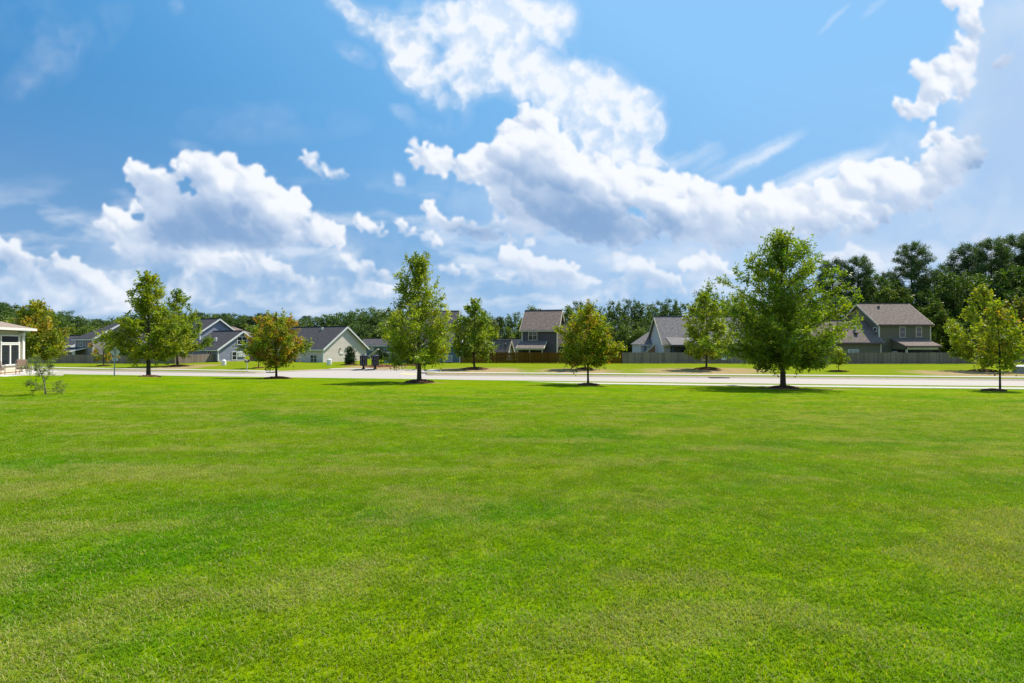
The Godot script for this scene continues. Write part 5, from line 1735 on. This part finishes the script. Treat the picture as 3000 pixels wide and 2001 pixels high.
func build_things() -> void:
	var steel := mat(0.42, 0.44, 0.45, 0.45, 0.5)
	var black := mat(0.012, 0.012, 0.014, 0.55, 0.35)
	var zinc := mat(0.60, 0.61, 0.62, 0.6, 0.4)

	# --- diamond warning sign seen from behind, with a plate under it
	var at := hit(334.5, 1103)
	var d := -at.z
	var u := d / F
	var t := thing("road_sign", "bare metal back of a diamond road sign with small plate on a post", "sign", at)
	var mb := MB.new()
	var top := 78.0 * u
	mb.box(Vector3(0.03, top * 0.5, 0), Vector3(0.06, top + 0.1, 0.035), Color.WHITE, Basis(Vector3.FORWARD, 0.018))
	part(t, "post", mb, steel)
	mb = MB.new()
	var c := Vector3(0.06, 71.5 * u, -0.03)
	var e := 15.2 * u
	mb.poly(PackedVector3Array([c + Vector3(0, -e, 0), c + Vector3(e, 0, 0), c + Vector3(0, e, 0), c + Vector3(-e, 0, 0)]), Vector3.BACK, 0.004)
	part(t, "sign_plate", mb, zinc)
	mb = MB.new()
	mb.box(Vector3(0.05, 50.2 * u, -0.03), Vector3(17.5 * u, 9.4 * u, 0.004))
	part(t, "small_plate", mb, zinc)

	# --- school crossing sign, fluorescent yellow-green, with an arrow plate
	at = hit(723.5, 1091)
	d = -at.z
	u = d / F
	var lime := mat(0.72, 0.80, 0.01, 0.5)
	t = thing("crossing_sign", "fluorescent yellow green school crossing sign with arrow plate on a post", "sign", at)
	mb = MB.new()
	mb.box(Vector3(0, 31 * u, -0.03), Vector3(0.06, 63 * u, 0.035))
	part(t, "post", mb, steel)
	mb = MB.new()
	var w := 8.6 * u
	var y0 := 49.0 * u
	mb.poly(PackedVector3Array([Vector3(-w * 0.15, y0, 0), Vector3(w * 0.15, y0, 0), Vector3(w, y0 + 7.5 * u, 0), Vector3(w, y0 + 15.5 * u, 0), Vector3(0, y0 + 23.0 * u, 0), Vector3(-w, y0 + 15.5 * u, 0), Vector3(-w, y0 + 7.5 * u, 0)]), Vector3.BACK, 0.004)
	var sp := part(t, "sign_plate", mb, lime)
	# two walking figures on the plate
	mb = MB.new()
	for k in 2:
		var o := Vector3((-0.30 if k == 0 else 0.28) * w, y0 + 3.5 * u, 0.006)
		var s := (1.0 if k == 0 else 0.85) * u
		mb.poly(PackedVector3Array([o + Vector3(-1.1, 5, 0) * s, o + Vector3(1.1, 5, 0) * s, o + Vector3(1.3, 9.5, 0) * s, o + Vector3(-1.3, 9.5, 0) * s]), Vector3.BACK, 0.002)
		mb.poly(PackedVector3Array([o + Vector3(-2.0, 0, 0) * s, o + Vector3(-0.9, 0, 0) * s, o + Vector3(0.4, 5, 0) * s, o + Vector3(-0.9, 5, 0) * s]), Vector3.BACK, 0.002)
		mb.poly(PackedVector3Array([o + Vector3(1.0, 0, 0) * s, o + Vector3(2.1, 0, 0) * s, o + Vector3(1.0, 5, 0) * s, o + Vector3(-0.2, 5, 0) * s]), Vector3.BACK, 0.002)
		mb.poly(PackedVector3Array([o + Vector3(-0.9, 10, 0) * s, o + Vector3(0.9, 10, 0) * s, o + Vector3(0.9, 11.7, 0) * s, o + Vector3(-0.9, 11.7, 0) * s]), Vector3.BACK, 0.002)
	part(sp, "figure_mark", mb, black)
	mb = MB.new()
	mb.box(Vector3(0.03, 41.8 * u, 0), Vector3(13.4 * u, 9.6 * u, 0.004))
	var ap := part(t, "arrow_plate", mb, lime)
	mb = MB.new()
	var ac := Vector3(0.0, 41.5 * u, 0.006)
	mb.poly(PackedVector3Array([ac + Vector3(-2.6, -2.0, 0) * u, ac + Vector3(-0.4, -2.0, 0) * u, ac + Vector3(0.2, -0.9, 0) * u, ac + Vector3(-0.9, 0.2, 0) * u, ac + Vector3(-2.3, 0.6, 0) * u]), Vector3.BACK, 0.002)
	mb.poly(PackedVector3Array([ac + Vector3(-1.2, -0.6, 0) * u, ac + Vector3(-0.2, -1.2, 0) * u, ac + Vector3(2.9, 1.4, 0) * u, ac + Vector3(2.5, 2.4, 0) * u]), Vector3.BACK, 0.002)
	part(ap, "arrow_mark", mb, black)
	# --- small dark fittings on the post
	mb = MB.new()
	for s in [-1.0, 1.0]:
		mb.bar(Vector3(0, 28 * u, -0.03), Vector3(s * 4.6 * u, 33 * u, -0.03), 0.05, 0.07)
		mb.box(Vector3(s * 5.2 * u, 31.5 * u, -0.02), Vector3(2.6 * u, 6.0 * u, 0.12))
	part(t, "beacon", mb, mat(0.05, 0.055, 0.06))

	# --- two pedestal mail box units
	for k in 2:
		at = hit([1065.0, 1099.0][k], [1084.6, 1084.8][k])
		at.y = 0.14
		d = -at.z
		u = d / F
		t = thing("mailbox_unit", ["black pedestal mail box unit standing closer to the beige house", "black pedestal mail box unit standing closer to the slate blue house"][k], "mailbox", at, deg_to_rad(-14.0 if k == 0 else -24.0), "mail boxes on the concrete pad")
		mb = MB.new()
		mb.lathe([[0.20, 0.0], [0.20, 0.05], [0.13, 0.10], [0.10, 0.20], [0.12, 0.28], [0.17, 0.36]], 12)
		part(t, "pedestal", mb, black)
		mb = MB.new()
		var bw := 0.66
		var bh := 29.0 * u
		mb.box(Vector3(0, 0.36 + bh * 0.5, -0.02), Vector3(bw, bh, 0.48))
		part(t, "body", mb, mat(0.013, 0.014, 0.016, 0.55, 0.35))
		mb = MB.new()
		var yt := 0.36 + bh
		var q := [Vector3(-bw * 0.56, yt, 0.29), Vector3(bw * 0.56, yt, 0.29), Vector3(bw * 0.56, yt, -0.33), Vector3(-bw * 0.56, yt, -0.33)]
		var q2 := [Vector3(-0.10, yt + 0.13, 0.04), Vector3(0.10, yt + 0.13, 0.04), Vector3(0.10, yt + 0.13, -0.08), Vector3(-0.10, yt + 0.13, -0.08)]
		for j in 4:
			mb.quad(q[j], q[(j + 1) % 4], q2[(j + 1) % 4], q2[j])
		mb.quad(q2[0], q2[1], q2[2], q2[3])
		mb.quad(q[3], q[2], q[1], q[0])
		var cap := part(t, "cap", mb, mat(0.03, 0.03, 0.034, 0.35, 0.5))
		mb = MB.new()
		mb.lathe([[0.03, yt + 0.12], [0.055, yt + 0.17], [0.03, yt + 0.21], [0.0, yt + 0.26]], 8, Vector3(0, 0, -0.02))
		part(cap, "finial", mb, black)
		for col in 2:
			for row in 7:
				mb = MB.new()
				var dh := (bh - 0.10) / 7.0
				var p := Vector3((col - 0.5) * 0.31, 0.41 + dh * (row + 0.5), 0.225)
				mb.box(p, Vector3(0.28, dh - 0.016, 0.02))
				var door := part(t, "door", mb, black)
				mb = MB.new()
				mb.box(p + Vector3(0.02, 0.0, 0.012), Vector3(0.030, dh * (0.55 if row != 3 else 0.2), 0.004))
				part(door, "number_label", mb, mat(0.6, 0.6, 0.58))

	# --- white upright gas tanks
	for k in 2:
		at = hit([964.5, 656.0][k], [1069.3, 1070.2][k])
		d = -at.z
		u = d / F
		t = thing("gas_tank", ["white upright gas tank against the beige gable wall", "white upright gas tank between the fence end and the blue house"][k], "tank", at)
		mb = MB.new()
		var rr: float = [7.0, 6.0][k] * u
		var hh: float = [17.5, 16.0][k] * u
		mb.lathe([[rr * 0.9, 0.0], [rr * 0.9, 0.08], [rr, 0.10], [rr, hh * 0.82], [rr * 0.93, hh * 0.90], [rr * 0.70, hh * 0.97], [rr * 0.35, hh], [0.0, hh]], 24)
		part(t, "body", mb, mat(0.80, 0.80, 0.82, 0.35, 0.5))
		mb = MB.new()
		mb.lathe([[rr * 0.42, hh * 0.96], [rr * 0.42, hh * 1.09], [rr * 0.30, hh * 1.11], [0.0, hh * 1.11]], 14)
		part(t, "valve_cap", mb, mat(0.72, 0.72, 0.74, 0.4))

	# --- pad mounted utility box at the right
	at = hit(2990, 1094.5)
	d = -at.z
	u = d / F
	t = thing("utility_box", "pale green metal utility box with rounded lid on the far grass", "utility box", at, deg_to_rad(-28.0))
	mb = MB.new()
	mb.box(Vector3(0.3, 0.02, -0.3), Vector3(1.5, 0.14, 1.2))
	part(t, "pad", mb, M.concrete)
	var green := mat(0.235, 0.265, 0.225, 0.6)
	mb = MB.new()
	mb.box(Vector3(0.3, 0.09 + 8.0 * u, -0.3), Vector3(1.3, 16.0 * u, 1.0))
	part(t, "body", mb, green)
	mb = MB.new()
	var yb := 0.09 + 16.0 * u
	var arc := PackedVector3Array()
	for k in 9:
		var a := PI * k / 8.0
		arc.append(Vector3(0, yb + sin(a) * 0.20, cos(a) * 0.54))
	for k in 8:
		mb.quad(arc[k] + Vector3(-0.37, 0, -0.3), arc[k] + Vector3(0.97, 0, -0.3), arc[k + 1] + Vector3(0.97, 0, -0.3), arc[k + 1] + Vector3(-0.37, 0, -0.3))
		mb.tri(Vector3(-0.37, yb, -0.3), arc[k] + Vector3(-0.37, 0, -0.3), arc[k + 1] + Vector3(-0.37, 0, -0.3))
		mb.tri(Vector3(0.97, yb, -0.3), arc[k + 1] + Vector3(0.97, 0, -0.3), arc[k] + Vector3(0.97, 0, -0.3))
	part(t, "lid", mb, mat(0.33, 0.36, 0.32, 0.55))
	mb = MB.new()
	mb.box(Vector3(0.3, 0.09 + 8.0 * u, 0.203), Vector3(0.012, 15.0 * u, 0.006))
	part(t, "door_seam", mb, mat(0.12, 0.13, 0.12))

	# --- a notice hung on the grey fence
	var fx := X(2120.5, 68.85)
	t = thing("notice_sign", "small white framed notice with dark green picture hung on the grey fence", "sign", Vector3(fx, Y(1046.3, 68.85), -68.78))
	mb = MB.new()
	mb.box(Vector3.ZERO, Vector3(0.68, 0.76, 0.03))
	part(t, "board", mb, mat(0.62, 0.66, 0.66, 0.6))
	mb = MB.new()
	mb.box(Vector3(0, 0.13, 0.018), Vector3(0.56, 0.36, 0.006))
	var pic := part(t, "picture", mb, mat(0.018, 0.040, 0.042, 0.5))
	mb = MB.new()
	for k in 7:
		var a := lerpf(0.5, PI - 0.5, k / 6.0)
		var b := lerpf(0.5, PI - 0.5, (k + 1) / 6.0)
		if k < 6:
			mb.bar(Vector3(cos(a) * 0.28, 0.06 + sin(a) * 0.21, 0.024), Vector3(cos(b) * 0.28, 0.06 + sin(b) * 0.21, 0.024), 0.03, 0.006, Color.WHITE, Vector3.BACK)
	mb.box(Vector3(0, 0.10, 0.024), Vector3(0.42, 0.09, 0.004))
	part(pic, "print", mb, mat(0.16, 0.24, 0.25, 0.6))
	mb = MB.new()
	mb.box(Vector3(0.02, -0.17, 0.017), Vector3(0.44, 0.05, 0.004))
	part(t, "lettering", mb, mat(0.38, 0.42, 0.44, 0.6))

	# --- white garden parasol and canopy over the left fence
	at = Vector3(X(596, 77.0), 0.1, -77.0)
	t = thing("garden_parasol", "pale blue and white garden parasol opened behind the grey fence", "parasol", at)
	mb = MB.new()
	mb.tube(PackedVector3Array([Vector3.ZERO, Vector3(0, 1.55, 0)]), PackedFloat32Array([0.03, 0.03]), 8)
	part(t, "pole", mb, steel)
	for k in 8:
		mb = MB.new()
		var a := TAU * k / 8
		var b := TAU * (k + 1) / 8
		var p := Vector3(0, 1.58, 0)
		var pa := Vector3(cos(a), 0, -sin(a)) * 0.95 + Vector3.UP * 1.08
		var pb := Vector3(cos(b), 0, -sin(b)) * 0.95 + Vector3.UP * 1.08
		mb.tri(pa, pb, p)
		mb.quad(pa + Vector3.DOWN * 0.12, pb + Vector3.DOWN * 0.12, pb, pa)
		part(t, "canopy_panel", mb, mat(0.66, 0.70, 0.78, 0.8) if k % 2 else mat(0.48, 0.55, 0.70, 0.8))
	at = Vector3(X(565, 76.0), 0.1, -76.0)
	t = thing("garden_canopy", "low white cloth canopy over garden furniture behind the grey fence", "canopy", at)
	mb = MB.new()
	mb.lathe([[1.25, 0.95], [0.85, 1.08], [0.3, 1.24], [0.0, 1.26]], 6)
	part(t, "cloth", mb, mat(0.60, 0.66, 0.76, 0.85))
	for k in 4:
		mb = MB.new()
		mb.box(Vector3([-0.8, 0.8, 0.8, -0.8][k], 0.5, [-0.6, -0.6, 0.6, 0.6][k]), Vector3(0.05, 1.0, 0.05))
		part(t, "leg", mb, steel)

	# --- lamp post by the white gable, dark post beside the tall oak
	at = Vector3(X(1480, 74.0), 0.2, -74.0)
	t = thing("lamp_post", "slim black lamp post standing before the bright white gable", "lamp post", at)
	mb = MB.new()
	mb.tube(PackedVector3Array([Vector3.ZERO, Vector3(0, 0.3, 0), Vector3(0, 2.35, 0)]), PackedFloat32Array([0.09, 0.05, 0.035]), 8)
	part(t, "pole", mb, black)
	mb = MB.new()
	mb.lathe([[0.05, 2.33], [0.10, 2.42], [0.14, 2.62], [0.20, 2.64], [0.05, 2.78], [0.0, 2.82]], 8)
	part(t, "lantern", mb, black)
	at = hit(1219.5, 1083)
	t = thing("marker_post", "thick dark post standing on the grass behind the tall oak trunk", "post", at)
	mb = MB.new()
	mb.box(Vector3(0, 0.8, 0), Vector3(0.12, 1.6, 0.12))
	part(t, "post", mb, mat(0.035, 0.022, 0.016))
	mb = MB.new()
	mb.box(Vector3(0, 1.45, 0.02), Vector3(0.30, 0.34, 0.42))
	mb.box(Vector3(-0.12, 0.68, 0.02), Vector3(0.16, 0.12, 0.06))
	part(t, "box", mb, mat(0.05, 0.05, 0.055))

	# --- grill beside the blue house
	at = hit(753, 1070.5)
	t = thing("barbecue_grill", "black kettle barbecue grill on legs beside the blue house", "grill", at + Vector3(0.15, 0, -0.6))
	mb = MB.new()
	mb.lathe([[0.0, 0.42], [0.2, 0.46], [0.29, 0.58], [0.30, 0.66]], 14)
	part(t, "bowl", mb, black)
	mb = MB.new()
	mb.lathe([[0.305, 0.66], [0.27, 0.80], [0.15, 0.90], [0.0, 0.92]], 14)
	part(t, "lid", mb, black)
	mb = MB.new()
	mb.box(Vector3(-0.42, 0.52, 0), Vector3(0.30, 0.04, 0.3))
	part(t, "side_shelf", mb, black)
	for k in 3:
		mb = MB.new()
		var a := TAU * k / 3
		mb.tube(PackedVector3Array([Vector3(cos(a) * 0.16, 0.5, sin(a) * 0.16), Vector3(cos(a) * 0.3, 0.0, sin(a) * 0.3)]), PackedFloat32Array([0.02, 0.02]), 6)
		part(t, "leg", mb, black)

	# --- dark car standing in the recess of the slate blue house
	at = hit(1247, 1068.6)
	t = thing("parked_car", "dark grey car parked before the porch of the slate blue house", "car", Vector3(at.x, at.y, at.z - 0.6))
	var paint := mat(0.035, 0.037, 0.040, 0.25, 0.5)
	paint.clearcoat_enabled = true
	mb = MB.new()
	var sec := [[0.0, 0.45, 0.72], [0.35, 0.40, 0.86], [1.1, 0.38, 0.92], [3.1, 0.38, 0.94], [3.9, 0.42, 0.88], [4.2, 0.50, 0.78]]
	# seen from the front: the car's length runs away from us
	for k in sec.size() - 1:
		var s0: Array = sec[k]
		var s1: Array = sec[k + 1]
		for s in [-1.0, 1.0]:
			var a := Vector3(s * 0.86, s0[1] - 0.15, -s0[0])
			var b := Vector3(s * 0.86, s1[1] - 0.15, -s1[0])
			var cc := Vector3(s * 0.84, s1[2], -s1[0])
			var dd := Vector3(s * 0.84, s0[2], -s0[0])
			if s > 0:
				mb.quad(a, b, cc, dd)
			else:
				mb.quad(b, a, dd, cc)
		mb.quad(Vector3(-0.84, s0[2], -s0[0]), Vector3(0.84, s0[2], -s0[0]), Vector3(0.84, s1[2], -s1[0]), Vector3(-0.84, s1[2], -s1[0]))
	mb.quad(Vector3(-0.86, 0.30, 0), Vector3(0.86, 0.30, 0), Vector3(0.84, 0.72, 0), Vector3(-0.84, 0.72, 0))
	mb.quad(Vector3(0.86, 0.35, -4.2), Vector3(-0.86, 0.35, -4.2), Vector3(-0.84, 0.78, -4.2), Vector3(0.84, 0.78, -4.2))
	part(t, "body", mb, paint)
	mb = MB.new()
	var lo := [Vector3(-0.80, 0.93, -1.0), Vector3(0.80, 0.93, -1.0), Vector3(0.80, 0.93, -3.7), Vector3(-0.80, 0.93, -3.7)]
	var hi := [Vector3(-0.62, 1.42, -1.7), Vector3(0.62, 1.42, -1.7), Vector3(0.62, 1.42, -3.2), Vector3(-0.62, 1.42, -3.2)]
	for k in 4:
		mb.quad(lo[k], lo[(k + 1) % 4], hi[(k + 1) % 4], hi[k])
	part(t, "glasshouse", mb, M.pane)
	mb = MB.new()
	mb.box(Vector3(0, 1.435, -2.45), Vector3(1.26, 0.04, 1.54))
	part(t, "roof", mb, paint)
	for s in [-1.0, 1.0]:
		mb = MB.new()
		mb.box(Vector3(s * 0.62, 0.62, 0.01), Vector3(0.32, 0.13, 0.03))
		part(t, "headlight", mb, mat(0.6, 0.62, 0.62, 0.2, 0.6))
		for z in [-0.85, -3.35]:
			mb = MB.new()
			mb.tube(PackedVector3Array([Vector3(s * 0.66, 0.32, z), Vector3(s * 0.88, 0.32, z)]), PackedFloat32Array([0.32, 0.32]), 16)
			part(t, "wheel", mb, mat(0.015, 0.015, 0.015))

	# --- chairs on the patio
	var yp := 0.85
	patio_chair(Vector3(X(69, 35.6), yp, -35.6), deg_to_rad(62.0), "brown cushioned patio chair standing behind the leaning sapling")
	patio_chair(Vector3(X(-9, 34.4), yp, -34.4), deg_to_rad(62.0), "brown patio chair before the middle of the sunroom wall")

func _ready() -> void:
	# --- camera
	var cam := Camera3D.new()
	cam.name = "camera"
	cam.fov = rad_to_deg(2.0 * atan(1000.5 / F))
	cam.position = Vector3(0, EYE, 0)
	cam.rotation.x = atan(4.5 / F)
	cam.near = 0.1
	cam.far = 4000.0
	add_child(cam)
	# --- sun: high, beyond the houses and to the right
	var az := deg_to_rad(50.0)
	var el := deg_to_rad(55.0)
	sun_from = Vector3(sin(az) * cos(el), sin(el), -cos(az) * cos(el))
	var sun := DirectionalLight3D.new()
	sun.name = "sun"
	sun.light_energy = 1.6
	sun.light_angular_distance = 0.55
	sun.light_color = Color(1.0, 0.96, 0.89)
	sun.shadow_enabled = true
	add_child(sun)
	sun.look_at_from_position(Vector3.ZERO, -sun_from, Vector3.UP)
	# --- sky and exposure
	var env := Environment.new()
	env.background_mode = Environment.BG_SKY
	env.tonemap_mode = Environment.TONE_MAPPER_LINEAR
	env.tonemap_exposure = 1.6
	env.background_energy_multiplier = 0.67
	env.sdfgi_enabled = true
	env.ssao_enabled = true
	env.ssil_enabled = true
	var sky := Sky.new()
	var sm := PanoramaSkyMaterial.new()
	sm.panorama = ImageTexture.create_from_image(make_sky())
	sky.sky_material = sm
	env.sky = sky
	var we := WorldEnvironment.new()
	we.name = "environment"
	we.environment = env
	add_child(we)
	print("sky ", Time.get_ticks_msec())
	# --- the setting
	road_tables()
	patio_frame()
	M.pane = mat(0.018, 0.022, 0.026, 0.06, 0.6)
	M.mulch = grain(mat(1, 1, 1, 1.0, 0.1), 0.12, 0.6, 1.3, 1.5, 81)
	for e in [[1370, 1087, 120, 7], [1455, 1086, 60, 6], [1690, 1088, 90, 6], [2045, 1088, 130, 7], [2150, 1086, 70, 5], [2830, 1095, 110, 7], [2930, 1093, 90, 6], [470, 1079, 80, 4], [1060, 1076, 40, 5], [1120, 1077, 50, 5], [575, 1073, 50, 3]]:
		var c: float = EYE * F / (e[1] - HZ) * 0.955
		dirt.append([X(e[0], c), c, 1.25 * e[2] * c / F, 1.25 * e[3] * c * c / (F * EYE)])
	for e in [[2300, 1140, 75, 2.2], [1230, 1122, 60, 2.0], [2440, 1141, 60, 2]]:
		var h := hit(e[0], e[1])
		dirt.append([h.x, -h.z, e[2] * -h.z / F, 0.7])
	for e in [[2295, 1137.5, 1.15], [1229, 1120.5, 1.10], [810, 1109, 1.0], [1723, 1128, 0.8], [2915, 1145, 0.7], [435, 1104, 0.85]]:
		var h := hit(e[0], e[1])
		beds.append([h.x, -h.z, e[2], 0.6])
	build_ground()
	build_road()
	print("ground ", Time.get_ticks_msec())
	build_sunroom()
	build_houses()
	build_fences()
	print("houses ", Time.get_ticks_msec())
	build_street_trees()
	print("trees ", Time.get_ticks_msec())
	build_forest()
	print("forest ", Time.get_ticks_msec())
	build_things()
	mulch(2295, 1137.5, 0.95, 0.6, 0.13, "dark mulch mound around the large spreading oak")
	mulch(1229, 1121, 1.0, 0.6, 0.17, "dark mulch mound around the tall upright oak")
	mulch(812, 1109.5, 1.0, 0.5, 0.12, "brown mulch mound around the orange tipped maple", 0.6)
	mulch(1723, 1128.5, 0.75, 0.5, 0.10, "mulch ring around the round headed maple")
	mulch(2912, 1145.5, 0.65, 0.5, 0.09, "mulch patch beside the slender forked maple")
	mulch(438, 1104.5, 0.8, 0.5, 0.10, "mulch ring around the upright oak beside the diamond sign")
	for e in [[1390, 1081.5, 1.5, 1.3, 0.20, "dark mulch mound under the rounded oak before the brown fence"], [1713, 1082, 1.0, 1.0, 0.16, "mulch mound under the tree behind the round headed maple"], [2072, 1082, 1.4, 1.2, 0.22, "mulch mound under the light green oak before the pale house"], [2883, 1088, 1.4, 1.2, 0.20, "mulch mound under the broad tree behind the slender maple"], [2457, 1088, 0.85, 0.9, 0.06, "reddish bark ring around the very small young tree"], [522, 1073, 1.3, 1.2, 0.16, "mulch mound under the tall dark green oak"], [303, 1072.5, 0.8, 0.9, 0.10, "mulch ring under the small red topped maple"], [758, 1078.5, 0.7, 0.7, 0.05, "thin bark ring under the young tree before the blue house"], [1026, 1069.5, 1.3, 1.0, 0.12, "mulch mound under the rounded evergreen shrub"], [1114, 1074, 1.9, 2.2, 0.22, "wide mulch bed behind the mail boxes"], [1206, 1071, 1.4, 1.2, 0.14, "mulch mound under the dense evergreen bush"]]:
		mulch(e[0], e[1], e[2], e[3], e[4], e[5], 0.7 if e[4] < 0.07 else 0.2)
	build_grass()
	print("done ", Time.get_ticks_msec())
